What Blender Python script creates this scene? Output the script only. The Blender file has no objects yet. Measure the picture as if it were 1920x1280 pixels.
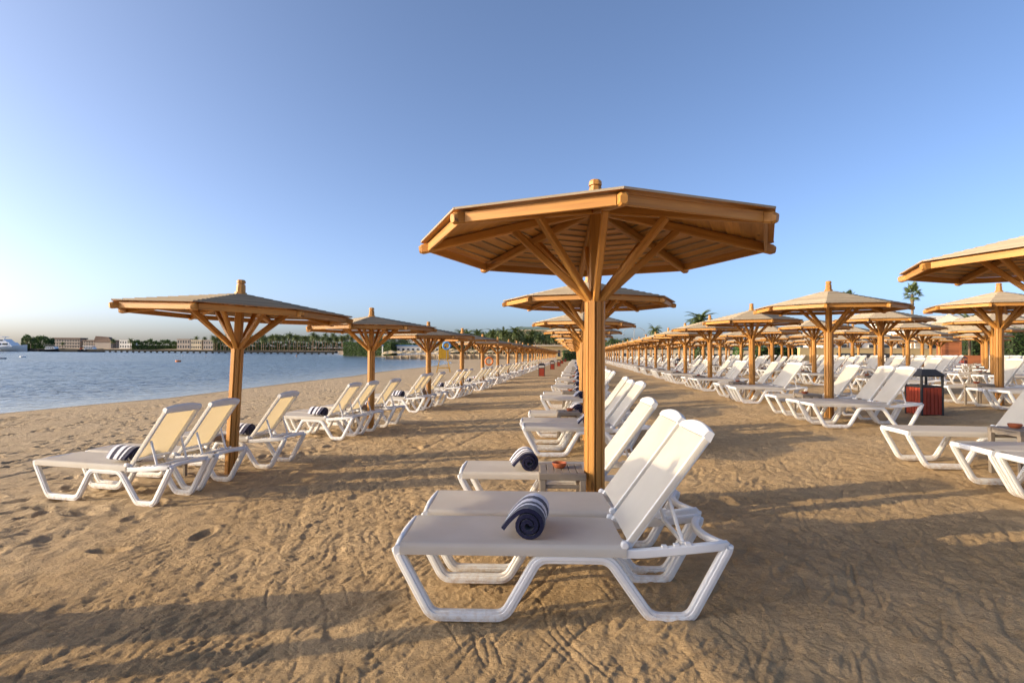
import bpy, bmesh, math, random
import numpy as np
from mathutils import Vector, Matrix
rnd = random.Random(7)
SC = bpy.context.scene
COL = SC.collection
PI = math.pi

# ------------------------------------------------------------------ camera, sky, sun, exposure
F_PX, W_PX, CAM_H = 1034.0, 1920.0, 1.57
YAW, ROLL, PITCH = math.radians(6.65), math.radians(0.43), math.atan2(16.5, 1034)
fw0 = Vector((-math.sin(YAW), math.cos(YAW), 0)); rt0 = Vector((math.cos(YAW), math.sin(YAW), 0)); up0 = Vector((0, 0, 1))
fw = fw0 * math.cos(PITCH) + up0 * math.sin(PITCH)
up1 = up0 * math.cos(PITCH) - fw0 * math.sin(PITCH)
rt = rt0 * math.cos(ROLL) + up1 * math.sin(ROLL)
upv = up1 * math.cos(ROLL) - rt0 * math.sin(ROLL)
cam_d = bpy.data.cameras.new('camera'); cam = bpy.data.objects.new('camera', cam_d); COL.objects.link(cam)
M3 = Matrix((rt, upv, -fw)).transposed()
cam.matrix_world = Matrix.Translation((0, 0, CAM_H)) @ M3.to_4x4()
cam_d.sensor_width = 36; cam_d.lens = F_PX / W_PX * 36; cam_d.clip_end = 9000; cam_d.clip_start = 0.05
SC.camera = cam
SUN_EL, SUN_AZ = math.radians(15.5), math.radians(17.0)          # light travels towards +X, turned 17 deg to +Y
to_sun = Vector((-math.cos(SUN_AZ) * math.cos(SUN_EL), -math.sin(SUN_AZ) * math.cos(SUN_EL), math.sin(SUN_EL)))
world = bpy.data.worlds.new('World'); SC.world = world; world.use_nodes = True
wn = world.node_tree; bgn = wn.nodes['Background']
sky = wn.nodes.new('ShaderNodeTexSky'); sky.sky_type = 'NISHITA'; sky.sun_disc = False
sky.sun_elevation = SUN_EL; sky.sun_rotation = math.atan2(to_sun.x, to_sun.y)
sky.altitude = 0; sky.air_density = 0.5; sky.dust_density = 2.7; sky.ozone_density = 2.0
wn.links.new(sky.outputs[0], bgn.inputs[0]); bgn.inputs[1].default_value = 0.15
sun_d = bpy.data.lights.new('sun', 'SUN'); sun_d.energy = 2.35; sun_d.angle = math.radians(0.55); sun_d.color = (1.0, 0.79, 0.50)
sun = bpy.data.objects.new('sun', sun_d); COL.objects.link(sun)
sun.rotation_euler = (-to_sun).to_track_quat('-Z', 'Y').to_euler(); sun.location = (-20, -10, 30)
vs = SC.view_settings; vs.view_transform = 'Standard'; vs.look = 'None'; vs.gamma = 1; vs.use_curve_mapping = False; vs.exposure = 1.18
SC.cycles.max_bounces = 6

# ------------------------------------------------------------------ helpers
def ray(px, py):
    return (fw * F_PX + rt * (px - 960) + upv * (640 - py)) / F_PX
def at_depth(px, py, d):
    r = ray(px, py); return Vector((0, 0, CAM_H)) + r * d
def on_level(px, py, z):
    r = ray(px, py); t = (z - CAM_H) / r.z; return Vector((0, 0, CAM_H)) + r * t
def put(px, d):
    """ground position in the direction of picture column px at forward distance d"""
    r = fw0 * d + rt0 * (px - 960) / F_PX * d
    return Vector((r.x, r.y, ground_z(r.x, r.y)))
def tag(o, label=None, cat=None, group=None, kind=None):
    if label: o['label'] = label
    if cat: o['category'] = cat
    if group: o['group'] = group
    if kind: o['kind'] = kind
    return o
def empty(name, loc=(0, 0, 0), rz=0):
    o = bpy.data.objects.new(name, None); COL.objects.link(o); o.location = loc; o.rotation_euler = (0, 0, rz); o.empty_display_size = .2
    return o
def link(name, me, parent=None):
    o = bpy.data.objects.new(name, me); COL.objects.link(o); o.parent = parent; return o

class MB:
    def __init__(s): s.v = []; s.f = []; s.uv = []; s.mi = []; s.sm = []
    def face(s, idx, uv=None, mi=0, sm=False):
        s.f.append(idx); s.uv += (uv if uv else [(0, 0)] * len(idx)); s.mi.append(mi); s.sm.append(sm)
    def prism(s, p0, p1, w, h, up=(0, 0, 1), ch=0.0, mi=0, mi_top=None, w1=None, h1=None):
        """bar from p0 to p1; w across, h along up; ch = chamfer. u of the UV runs along the bar"""
        p0 = Vector(p0); p1 = Vector(p1); d = p1 - p0; L = d.length; d.normalize()
        u = Vector(up); sd = d.cross(u)
        if sd.length < 1e-5: sd = d.cross(Vector((1, 0, 0)))
        sd.normalize(); u = sd.cross(d)
        w1 = w if w1 is None else w1; h1 = h if h1 is None else h1
        def sec(w, h):
            a, b = w / 2, h / 2
            if ch > 0: return [(-a + ch, -b), (a - ch, -b), (a, -b + ch), (a, b - ch), (a - ch, b), (-a + ch, b), (-a, b - ch), (-a, -b + ch)]
            return [(-a, -b), (a, -b), (a, b), (-a, b)]
        S0, S1 = sec(w, h), sec(w1, h1); n = len(S0); i0 = len(s.v); ou, ov = rnd.random() * 40, rnd.random() * 40
        s.v += [tuple(p0 + sd * a + u * b) for a, b in S0] + [tuple(p1 + sd * a + u * b) for a, b in S1]
        per = [0]
        for k in range(n):
            a, b = S0[k], S0[(k + 1) % n]; per.append(per[-1] + math.hypot(a[0] - b[0], a[1] - b[1]))
        for k in range(n):
            k2 = (k + 1) % n
            top = (k in ((4, 3, 5) if ch > 0 else (2,))) and mi_top is not None
            s.face((i0 + k, i0 + k2, i0 + n + k2, i0 + n + k), [(ou, ov + per[k]), (ou, ov + per[k + 1]), (ou + L, ov + per[k + 1]), (ou + L, ov + per[k])], mi_top if top else mi)
        s.face(tuple(i0 + k for k in reversed(range(n))), [(ou + S0[k][0] * .3, ov + S0[k][1]) for k in reversed(range(n))], mi)
        s.face(tuple(i0 + n + k for k in range(n)), [(ou + S1[k][0] * .3, ov + S1[k][1]) for k in range(n)], mi)
    def box(s, lo, hi, mi=0, ch=0.0):
        x0, y0, z0 = lo; x1, y1, z1 = hi; dx, dy, dz = x1 - x0, y1 - y0, z1 - z0
        cx, cy, cz = (x0 + x1) / 2, (y0 + y1) / 2, (z0 + z1) / 2
        if dz >= dx and dz >= dy: s.prism((cx, cy, z0), (cx, cy, z1), dx, dy, (0, 1, 0), ch, mi)
        elif dx >= dy: s.prism((x0, cy, cz), (x1, cy, cz), dy, dz, (0, 0, 1), ch, mi)
        else: s.prism((cx, y0, cz), (cx, y1, cz), dx, dz, (0, 0, 1), ch, mi)
    def hexa(s, b, t, mi=0, mi_top=None, uvl=True):
        """solid from 4 bottom and 4 top points (same winding, ccw from above)"""
        i = len(s.v); s.v += [tuple(p) for p in b] + [tuple(p) for p in t]
        ou, ov = rnd.random() * 40, rnd.random() * 40
        def q(ix, m):
            P = [Vector(s.v[k]) for k in ix]; e = P[1] - P[0]; L = e.length or 1e-6; e = e / L
            uv = []
            for p in P:
                d = p - P[0]; a = d.dot(e); bb = (d - e * a).length; uv.append((ou + a, ov + bb))
            s.face(ix, uv, m)
        q((i + 3, i + 2, i + 1, i), mi); q((i + 4, i + 5, i + 6, i + 7), mi if mi_top is None else mi_top)
        for k in range(4):
            k2 = (k + 1) % 4; q((i + k, i + k2, i + 4 + k2, i + 4 + k), mi if mi_top is None else mi_top)
    def sweep(s, pts, w, h, side=(0, 1, 0), r=0.012, mi=0, closed=False, smooth=True):
        """rounded-rect tube along a planar polyline; side = normal of its plane"""
        P = [Vector(p) for p in pts]; n = len(P); sd = Vector(side).normalized()
        a, b = w / 2, h / 2; c = r * .35
        S = [(-a + r, -b), (a - r, -b), (a - c, -b + c), (a, -b + r), (a, b - r), (a - c, b - c), (a - r, b), (-a + r, b), (-a + c, b - c), (-a, b - r), (-a, -b + r), (-a + c, -b + c)]
        m = len(S); i0 = len(s.v)
        for k in range(n):
            if closed: d0 = (P[k] - P[k - 1]).normalized(); d1 = (P[(k + 1) % n] - P[k]).normalized()
            else:
                d0 = (P[k] - P[max(k - 1, 0)]) if k else (P[1] - P[0]); d1 = (P[min(k + 1, n - 1)] - P[k]) if k < n - 1 else (P[k] - P[k - 1])
                d0.normalize(); d1.normalize()
            t = (d0 + d1).normalized(); nn = sd.cross(t).normalized(); sc = 1 / max(.5, t.dot(d1))
            for x, y in S: s.v.append(tuple(P[k] + sd * x + nn * y * sc))
        for k in range(n if closed else n - 1):
            for j in range(m):
                j2 = (j + 1) % m; k2 = (k + 1) % n
                s.face((i0 + k * m + j, i0 + k * m + j2, i0 + k2 * m + j2, i0 + k2 * m + j), None, mi, smooth)
        if not closed:
            s.face(tuple(i0 + j for j in reversed(range(m))), None, mi); s.face(tuple(i0 + (n - 1) * m + j for j in range(m)), None, mi)
    def lathe(s, prof, n=16, c=(0, 0, 0), mi=0, smooth=True, rot=0, cap=True):
        i0 = len(s.v); m = len(prof)
        for r, z in prof:
            for k in range(n):
                a = 2 * PI * k / n + rot; s.v.append((c[0] + r * math.cos(a), c[1] + r * math.sin(a), c[2] + z))
        for j in range(m - 1):
            for k in range(n):
                k2 = (k + 1) % n
                L = 2 * PI * max(prof[j][0], .01)
                s.face((i0 + j * n + k, i0 + j * n + k2, i0 + (j + 1) * n + k2, i0 + (j + 1) * n + k), [(prof[j][1], k / n * L), (prof[j][1], (k + 1) / n * L), (prof[j + 1][1], (k + 1) / n * L), (prof[j + 1][1], k / n * L)], mi, smooth)
        if cap:
            s.face(tuple(i0 + k for k in reversed(range(n))), None, mi); s.face(tuple(i0 + (m - 1) * n + k for k in range(n)), None, mi)
    def quad(s, a, b, c, d, mi=0, sm=False, uv=None):
        i = len(s.v); s.v += [tuple(a), tuple(b), tuple(c), tuple(d)]; s.face((i, i + 1, i + 2, i + 3), uv, mi, sm)
    def grid(s, rows, mi=0, smooth=True):
        i0 = len(s.v); n = len(rows[0])
        for r in rows: s.v += [tuple(p) for p in r]
        for j in range(len(rows) - 1):
            for k in range(n - 1):
                s.face((i0 + j * n + k, i0 + j * n + k + 1, i0 + (j + 1) * n + k + 1, i0 + (j + 1) * n + k), None, mi, smooth)
    def add(s, o, mat=None):
        i = len(s.v); s.v += [tuple(mat @ Vector(p)) for p in o.v] if mat else o.v
        s.f += [tuple(k + i for k in f) for f in o.f]; s.uv += o.uv; s.mi += o.mi; s.sm += o.sm
    def mesh(s, name, mats):
        me = bpy.data.meshes.new(name); me.from_pydata(s.v, [], s.f)
        if not isinstance(mats, (list, tuple)): mats = [mats]
        for m in mats: me.materials.append(m)
        me.polygons.foreach_set('material_index', s.mi); me.polygons.foreach_set('use_smooth', s.sm)
        ul = me.uv_layers.new(name='UVMap'); ul.data.foreach_set('uv', np.array(s.uv, dtype=np.float32).ravel())
        me.update()
        if any(s.sm):
            V = np.array(s.v, dtype=np.float64); vn = np.zeros_like(V)
            for p in me.polygons:
                nn = np.array(p.normal) * p.area
                for k in p.vertices: vn[k] += nn
            vn /= np.maximum(np.linalg.norm(vn, axis=1, keepdims=True), 1e-12)
            ln = np.empty((len(me.loops), 3)); flat = np.array(s.sm)
            for p in me.polygons:
                for li in p.loop_indices: ln[li] = vn[me.loops[li].vertex_index] if p.use_smooth else p.normal
            me.normals_split_custom_set([tuple(x) for x in ln])
        return me
    def build(s, name, mats, parent=None): return link(name, s.mesh(name, mats), parent)

def kids(o): return [c for c in ALLKIDS.get(o.name, [])]
ALLKIDS = {}
def copy_tree(o, children, parent=None):
    """copy a thing with its parts; children = dict object -> list of children"""
    c = o.copy(); COL.objects.link(c); c.parent = parent
    for ch in children.get(o, []): copy_tree(ch, children, c)
    return c
def child_map(root):
    m = {}
    def rec(o):
        m[o] = list(o.children)
        for c in m[o]: rec(c)
    rec(root); return m

# ------------------------------------------------------------------ materials
class N:
    def __init__(s, name):
        s.m = bpy.data.materials.new(name); s.m.use_nodes = True; s.t = s.m.node_tree; s.b = s.t.nodes['Principled BSDF']; s.out = s.t.nodes['Material Output']
    def n(s, t, **k):
        x = s.t.nodes.new(t)
        for a, v in k.items():
            if a.startswith('i_'):
                key = a[2:]; key = int(key) if key.isdigit() else key.replace('_', ' ')
                x.inputs[key].default_value = v
            else: setattr(x, a, v)
        return x
    def l(s, a, b): s.t.links.new(a, b)
    def noise(s, vec, scale, detail=4, rough=.55, dist=0):
        x = s.n('ShaderNodeTexNoise'); x.inputs['Scale'].default_value = scale; x.inputs['Detail'].default_value = detail; x.inputs['Roughness'].default_value = rough; x.inputs['Distortion'].default_value = dist
        if vec is not None: s.l(vec, x.inputs['Vector'])
        return x.outputs['Fac']
    def ramp(s, fac, stops):
        x = s.n('ShaderNodeValToRGB'); e = x.color_ramp.elements
        while len(e) < len(stops): e.new(.5)
        for k, (p, c) in enumerate(stops): e[k].position = p; e[k].color = (*c, 1) if len(c) == 3 else c
        s.l(fac, x.inputs[0]); return x.outputs[0]
    def mix(s, fac, a, b, mode='MIX'):
        x = s.n('ShaderNodeMix', data_type='RGBA', blend_type=mode)
        for sock, v in ((x.inputs[0], fac), (x.inputs[6], a), (x.inputs[7], b)):
            if isinstance(v, (int, float)): sock.default_value = v
            elif isinstance(v, tuple): sock.default_value = (*v, 1) if len(v) == 3 else v
            else: s.l(v, sock)
        return x.outputs[2]
    def math(s, op, a, b=0.0):
        x = s.n('ShaderNodeMath', operation=op)
        for i, v in enumerate((a, b)):
            if isinstance(v, (int, float)): x.inputs[i].default_value = v
            else: s.l(v, x.inputs[i])
        return x.outputs[0]
    def bump(s, h, strength, dist):
        x = s.n('ShaderNodeBump'); x.inputs['Strength'].default_value = strength; x.inputs['Distance'].default_value = dist
        s.l(h, x.inputs['Height']); s.l(x.outputs[0], s.b.inputs['Normal']); return x
    def mapping(s, vec, scale=(1, 1, 1), rot=(0, 0, 0)):
        x = s.n('ShaderNodeMapping'); x.inputs['Scale'].default_value = scale; x.inputs['Rotation'].default_value = rot; s.l(vec, x.inputs['Vector']); return x.outputs[0]
    def set(s, **k):
        for a, v in k.items(): s.b.inputs[a.replace('_', ' ')].default_value = v
        return s
def plain(name, col, rough=.6, var=.08, scale=6, spec=.4, metal=0):
    m = N(name); tc = m.n('ShaderNodeTexCoord').outputs['Object']
    f = m.noise(tc, scale, 5); a = tuple(max(0, c * (1 - var)) for c in col); b = tuple(min(1, c * (1 + var)) for c in col)
    m.l(m.ramp(f, [(.3, a), (.7, b)]), m.b.inputs['Base Color']); m.set(Roughness=rough, Metallic=metal); m.b.inputs['Specular IOR Level'].default_value = spec
    return m.m
def wood(name, light, dark, rough=.5, vary=.25, bump=.25):
    m = N(name); uv = m.n('ShaderNodeUVMap').outputs[0]; oi = m.n('ShaderNodeObjectInfo').outputs['Random']
    add = m.n('ShaderNodeVectorMath', operation='ADD'); cmb = m.n('ShaderNodeCombineXYZ'); m.l(m.math('MULTIPLY', oi, 37.0), cmb.inputs[0]); m.l(m.math('MULTIPLY', oi, 91.0), cmb.inputs[1])
    m.l(uv, add.inputs[0]); m.l(cmb.outputs[0], add.inputs[1]); v = add.outputs[0]
    g1 = m.noise(m.mapping(v, (1.3, 30, 1)), 1.0, 5, .6, .6); g2 = m.noise(m.mapping(v, (4, 160, 1)), 1.0, 3, .6)
    c = m.ramp(g1, [(.25, dark), (.5, tuple((a + b) / 2 for a, b in zip(light, dark))), (.72, light)])
    c = m.mix(m.ramp(g2, [(.35, (.75,) * 3), (.65, (1,) * 3)]), (0, 0, 0), c) if False else m.mix(.35, c, m.ramp(g2, [(.3, dark), (.7, light)]))
    vo = m.n('ShaderNodeTexVoronoi', feature='F1'); vo.inputs['Scale'].default_value = 1.0; m.l(m.mapping(v, (1.6, 5.5, 1)), vo.inputs['Vector'])
    kn = m.ramp(vo.outputs['Distance'], [(.05, (1, 1, 1)), (.11, (0, 0, 0))])
    c = m.mix(m.math('MULTIPLY', kn, .85), c, tuple(x * .35 for x in dark))
    big = m.noise(m.mapping(v, (.5, 2.5, 1)), 1.0, 3)
    c = m.mix(1.0, c, m.ramp(big, [(.3, (1 - vary,) * 3), (.7, (1 + vary * .35,) * 3)]), 'MULTIPLY')
    ov = m.math('MULTIPLY_ADD', oi, vary); ov.node.inputs[2].default_value = 1 - vary * .6
    hs = m.n('ShaderNodeHueSaturation'); m.l(c, hs.inputs['Color']); m.l(ov, hs.inputs['Value']); m.l(hs.outputs[0], m.b.inputs['Base Color'])
    m.set(Roughness=rough); m.b.inputs['Specular IOR Level'].default_value = .35; m.bump(g1, bump, .004); return m.m
MW = wood('wood_varnished', (.62, .305, .068), (.33, .132, .026), .5, .3, .35)
MWT = wood('wood_weathered', (.42, .342, .245), (.275, .222, .157), .9, .2, .4)
MWP = wood('wood_palm', (.30, .21, .13), (.16, .10, .06), .9)
MRED = wood('wood_red', (.40, .055, .02), (.24, .03, .012), .6)
MKIOSK = wood('wood_brown', (.36, .13, .05), (.22, .075, .03), .55)

def plastic():
    m = N('white_plastic'); g = m.n('ShaderNodeNewGeometry').outputs['Position']; f = m.noise(g, 3, 6); c = m.ramp(f, [(.3, (.66, .65, .635)), (.7, (.73, .725, .71))])
    z = m.n('ShaderNodeTexCoord').outputs['Object']; sp = m.n('ShaderNodeSeparateXYZ'); m.l(z, sp.inputs[0])
    dirt = m.noise(g, 26, 5, .65)
    low = m.n('ShaderNodeMapRange', i_1=.02, i_2=.11, i_3=1.0, i_4=0.0); m.l(sp.outputs[2], low.inputs[0])
    fac = m.math('MULTIPLY', low.outputs[0], m.ramp(dirt, [(.42, (0, 0, 0)), (.62, (1, 1, 1))]))
    spots = m.ramp(m.noise(g, 60, 2), [(.70, (0, 0, 0)), (.76, (.35,) * 3)])
    c = m.mix(m.math('MULTIPLY', fac, .55), c, (.45, .30, .17)); c = m.mix(spots, c, (.5, .42, .33))
    m.l(c, m.b.inputs['Base Color']); m.set(Roughness=.42); m.b.inputs['Specular IOR Level'].default_value = .45
    m.bump(m.noise(g, 180, 2), .12, .001); return m.m
MPL = plastic()
def sling():
    m = N('sling_fabric'); g = m.n('ShaderNodeNewGeometry').outputs['Position']; tc = m.n('ShaderNodeTexCoord').outputs['Object']
    f = m.noise(g, 4, 5); c = m.ramp(f, [(.3, (.60, .575, .52)), (.7, (.66, .635, .58))])
    st = m.noise(g, 1.7, 6, .6); c = m.mix(m.ramp(st, [(.52, (0, 0, 0)), (.78, (.4,) * 3)]), c, (.55, .46, .34))
    m.l(c, m.b.inputs['Base Color']); m.set(Roughness=.75); m.b.inputs['Specular IOR Level'].default_value = .25
    w1 = m.n('ShaderNodeTexChecker', i_Scale=340.0); m.l(tc, w1.inputs['Vector']); m.bump(w1.outputs['Fac'], .18, .0012)
    tr = m.n('ShaderNodeBsdfTranslucent'); tr.inputs[0].default_value = (.68, .53, .28, 1); mx = m.n('ShaderNodeMixShader', i_0=.34)
    m.l(m.b.outputs[0], mx.inputs[1]); m.l(tr.outputs[0], mx.inputs[2]); m.l(mx.outputs[0], m.out.inputs[0]); return m.m
MSL = sling()
MTAUPE = plain('taupe_resin', (.19, .158, .125), .55, .1, 9)
MTERRA = plain('terracotta', (.30, .085, .035), .35, .2, 12)
MBLACK = plain('black_metal', (.022, .022, .024), .45, .2, 8)
MCONC = plain('grey_sleeve', (.12, .12, .115), .8, .2, 14)
def towel_mat():
    m = N('towel_terry'); uv = m.n('ShaderNodeUVMap').outputs[0]; sp = m.n('ShaderNodeSeparateXYZ'); m.l(uv, sp.inputs[0])
    wob = m.noise(uv, 60, 2); u = m.math('ADD', sp.outputs[0], m.math('MULTIPLY', m.math('SUBTRACT', wob, .5), .05))
    st = m.n('ShaderNodeValToRGB'); st.color_ramp.interpolation = 'CONSTANT'; e = st.color_ramp.elements
    seq = [(0, 0), (.2, 1), (.29, 0), (.42, 1), (.60, 0), (.78, 1)]
    while len(e) < len(seq): e.new(.5)
    for k, (p, b) in enumerate(seq): e[k].position = p; e[k].color = (.66, .65, .69, 1) if b else (.010, .010, .038, 1)
    m.l(u, st.inputs[0]); fz = m.noise(m.n('ShaderNodeTexCoord').outputs['Object'], 420, 2)
    c = m.mix(.5, st.outputs[0], m.mix(1.0, st.outputs[0], m.ramp(fz, [(.3, (.45,) * 3), (.7, (1.5,) * 3)]), 'MULTIPLY'))
    m.l(c, m.b.inputs['Base Color']); m.set(Roughness=.95); m.b.inputs['Sheen Weight'].default_value = .3; m.b.inputs['Specular IOR Level'].default_value = .1
    m.bump(fz, .9, .004); return m.m
MTOW = towel_mat()
def leaf(name, a, b, tr=.3):
    m = N(name); g = m.n('ShaderNodeNewGeometry'); f = m.noise(g.outputs['Position'], 2.2, 3); oi = m.n('ShaderNodeObjectInfo').outputs['Random']
    c = m.ramp(f, [(.3, a), (.7, b)]); rp = m.ramp(g.outputs['Random Per Island'], [(0, (.7,) * 3), (1, (1.25,) * 3)]); c = m.mix(1.0, c, rp, 'MULTIPLY')
    m.l(c, m.b.inputs['Base Color']); m.set(Roughness=.55); t = m.n('ShaderNodeBsdfTranslucent'); m.l(c, t.inputs[0]); mx = m.n('ShaderNodeMixShader', i_0=tr)
    m.l(m.b.outputs[0], mx.inputs[1]); m.l(t.outputs[0], mx.inputs[2]); m.l(mx.outputs[0], m.out.inputs[0]); return m.m
MPALM = leaf('palm_leaf', (.075, .11, .03), (.15, .18, .06)); MHEDGE = leaf('hedge_leaf', (.045, .085, .02), (.085, .14, .035)); MSKIRT = leaf('dry_frond', (.22, .15, .08), (.30, .21, .11))

def sand_mat():
    m = N('sand'); P = m.n('ShaderNodeNewGeometry').outputs['Position']; sp = m.n('ShaderNodeSeparateXYZ'); m.l(P, sp.inputs[0])
    wv = m.noise(P, .35, 3); x = m.math('ADD', sp.outputs[0], m.math('MULTIPLY', wv, 4.0))
    bf = m.n('ShaderNodeMapRange', i_1=-4.5, i_2=-1.0, i_3=1.0, i_4=0.0, interpolation_type='SMOOTHSTEP'); m.l(x, bf.inputs[0])
    n1 = m.noise(P, .8, 6, .6); n2 = m.noise(P, 7, 6, .62); n3 = m.noise(P, 130, 3, .7)
    inner = m.ramp(n1, [(.3, (.42, .285, .148)), (.7, (.50, .355, .20))]); outer = m.ramp(n1, [(.3, (.415, .305, .185)), (.7, (.475, .36, .23))])
    c = m.mix(bf.outputs[0], inner, outer)
    c = m.mix(1.0, c, m.ramp(n2, [(.28, (.78, .76, .72)), (.5, (1, 1, 1)), (.75, (1.12, 1.10, 1.07))]), 'MULTIPLY')
    c = m.mix(1.0, c, m.ramp(n3, [(.3, (.82,) * 3), (.7, (1.13,) * 3)]), 'MULTIPLY')
    peb = m.n('ShaderNodeTexVoronoi', feature='F1'); peb.inputs['Scale'].default_value = 38; m.l(P, peb.inputs['Vector'])
    pf = m.ramp(peb.outputs['Distance'], [(.10, (1, 1, 1)), (.16, (0, 0, 0))]); gate = m.ramp(m.noise(P, 5, 2), [(.6, (0, 0, 0)), (.68, (1, 1, 1))])
    pc = m.math('MULTIPLY', pf, gate); c = m.mix(m.math('MULTIPLY', pc, .5), c, (.62, .52, .40))
    wet = m.n('ShaderNodeAttribute', attribute_name='wet').outputs['Fac']; c = m.mix(wet, c, m.mix(1.0, c, (.62, .62, .64), 'MULTIPLY'))
    m.l(c, m.b.inputs['Base Color']); m.set(Roughness=.95); m.b.inputs['Specular IOR Level'].default_value = .08
    h1 = m.noise(P, 8, 8, .70, .3); h2 = m.noise(P, 50, 6, .75)
    cl = m.n('ShaderNodeTexVoronoi', feature='F1'); cl.inputs['Scale'].default_value = 21; cl.inputs['Randomness'].default_value = 1; m.l(P, cl.inputs['Vector'])
    cg = m.ramp(m.noise(P, 1.6, 4, .6), [(.45, (0, 0, 0)), (.62, (1, 1, 1))]); clod = m.math('MULTIPLY', m.ramp(cl.outputs['Distance'], [(.0, (1, 1, 1)), (.42, (0, 0, 0))]), cg)
    h = m.math('ADD', m.math('MULTIPLY', h1, .055), m.math('MULTIPLY', h2, .026)); h = m.math('ADD', h, m.math('MULTIPLY', pc, .006)); h = m.math('ADD', h, m.math('MULTIPLY', clod, .011))
    m.bump(h, .9, 1.0); return m.m
MSAND = sand_mat()
def water_mat():
    m = N('sea_water'); P = m.n('ShaderNodeNewGeometry').outputs['Position']
    sh = m.n('ShaderNodeAttribute', attribute_name='shallow').outputs['Fac']
    n = m.noise(P, .05, 3); deep = m.ramp(n, [(.3, (.020, .040, .055)), (.7, (.030, .054, .068))])
    c = m.mix(sh, deep, (.24, .23, .185)); m.l(c, m.b.inputs['Base Color'])
    m.set(Roughness=.17, IOR=1.33); m.b.inputs['Specular IOR Level'].default_value = .5
    a = m.noise(m.mapping(P, (.9, 1.5, 1), (0, 0, .35)), 1.0, 4, .55, .5); b = m.noise(m.mapping(P, (.22, .36, 1), (0, 0, .2)), 1.0, 3, .5, .4)
    d = m.noise(m.mapping(P, (3.0, 4.6, 1), (0, 0, .3)), 1.0, 2, .5)
    h = m.math('ADD', m.math('MULTIPLY', a, .55), m.math('MULTIPLY', b, .8)); h = m.math('ADD', h, m.math('MULTIPLY', d, .11))
    fl = m.math('SUBTRACT', 1.0, m.math('MULTIPLY', sh, .75)); h = m.math('MULTIPLY', h, fl)
    m.bump(h, 1.0, 1.0); return m.m
MSEA = water_mat()

# ------------------------------------------------------------------ ground and sea
ZW = -1.3
def lv(px, py):
    p = on_level(px, py, ZW); return (p.x, p.y)
def cd(px, d):
    r = fw0 * d + rt0 * (px - 960) / F_PX * d; return (r.x, r.y)
SEA = [(-26, -400), (-24.6, -40), (-24.3, 0)] + [lv(*p) for p in ((0, 775), (180, 757.5), (315, 746), (450, 729.5), (550, 717), (660, 705), (707, 697.5), (803, 687), (835, 682.5), (848, 680), (835, 676.5), (803, 673.2), (747, 670.5), (700, 668.2), (640, 665.5))]
SEA += [cd(632, 300), cd(640, 420), cd(560, 450), cd(400, 560), cd(230, 760), cd(100, 900), cd(-60, 950), cd(-900, 1000), (-6000, 1200), (-6000, -400)]
SEAn = np.array(SEA)
def sea_sd(x, y):
    """signed distance to the shoreline: + on land, - at sea"""
    x = np.asarray(x, float); y = np.asarray(y, float); d2 = np.full(x.shape, 1e18); ins = np.zeros(x.shape, bool)
    A = SEAn; B = np.roll(SEAn, -1, 0)
    for (ax, ay), (bx, by) in zip(A, B):
        ex, ey = bx - ax, by - ay; t = np.clip(((x - ax) * ex + (y - ay) * ey) / (ex * ex + ey * ey), 0, 1)
        d2 = np.minimum(d2, (x - ax - t * ex) ** 2 + (y - ay - t * ey) ** 2)
        c = ((ay > y) != (by > y)); 
        with np.errstate(divide='ignore', invalid='ignore'): xi = ax + (y - ay) / (by - ay + 1e-12) * ex
        ins ^= c & (x < xi)
    d = np.sqrt(d2); return np.where(ins, -d, d)
def base_z(x, y):
    x = np.asarray(x, float); y = np.asarray(y, float)
    row = np.interp(x, [-4.8, .3, 5.5, 10.4, 15.5, 30, 60], [-.20, 0, .24, .42, .52, .62, .9]) - .0072 * np.clip(y, -20, 150)
    row = np.where(y > 150, row + np.clip((y - 150) * .02, 0, 1.2), row)
    sd = sea_sd(x, y)
    near = np.interp(sd, [-200, -6, 0, 2, 6, 19], [-4, -.35, 0, .16, .36, 1.0])            # 0 at the waterline, 1 at the first row
    zl = ZW + near * np.where(near > 0, row - ZW, 1.0)
    return np.where((sd < 19), zl, row)
def ground_z(x, y): return float(base_z(np.array([x]), np.array([y]))[0])

def perlin(x, y, seed):
    rs = np.random.RandomState(seed); perm = rs.permutation(512); ang = rs.rand(512) * 2 * np.pi; gx, gy = np.cos(ang), np.sin(ang)
    xi = np.floor(x).astype(int); yi = np.floor(y).astype(int); xf = x - xi; yf = y - yi
    def g(ix, iy, fx, fy):
        h = perm[(perm[ix & 511] + iy) & 511]; return gx[h] * fx + gy[h] * fy
    u = xf ** 3 * (xf * (xf * 6 - 15) + 10); v = yf ** 3 * (yf * (yf * 6 - 15) + 10)
    a = g(xi, yi, xf, yf); b = g(xi + 1, yi, xf - 1, yf); c = g(xi, yi + 1, xf, yf - 1); d = g(xi + 1, yi + 1, xf - 1, yf - 1)
    return (a + u * (b - a)) * (1 - v) + (c + u * (d - c)) * v
def polar(angs, rad):
    A, R = np.meshgrid(angs, rad); fx = np.cos(A) * fw0.x + np.sin(A) * rt0.x; fy = np.cos(A) * fw0.y + np.sin(A) * rt0.y
    return R * fx, R * fy, R
def grid_faces(nr, nc, wrap):
    j, k = np.meshgrid(np.arange(nr - 1), np.arange(nc if wrap else nc - 1), indexing='ij'); k2 = (k + 1) % nc
    return np.stack([j * nc + k, j * nc + k2, (j + 1) * nc + k2, (j + 1) * nc + k], -1).reshape(-1, 4)[:, ::-1]
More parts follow.
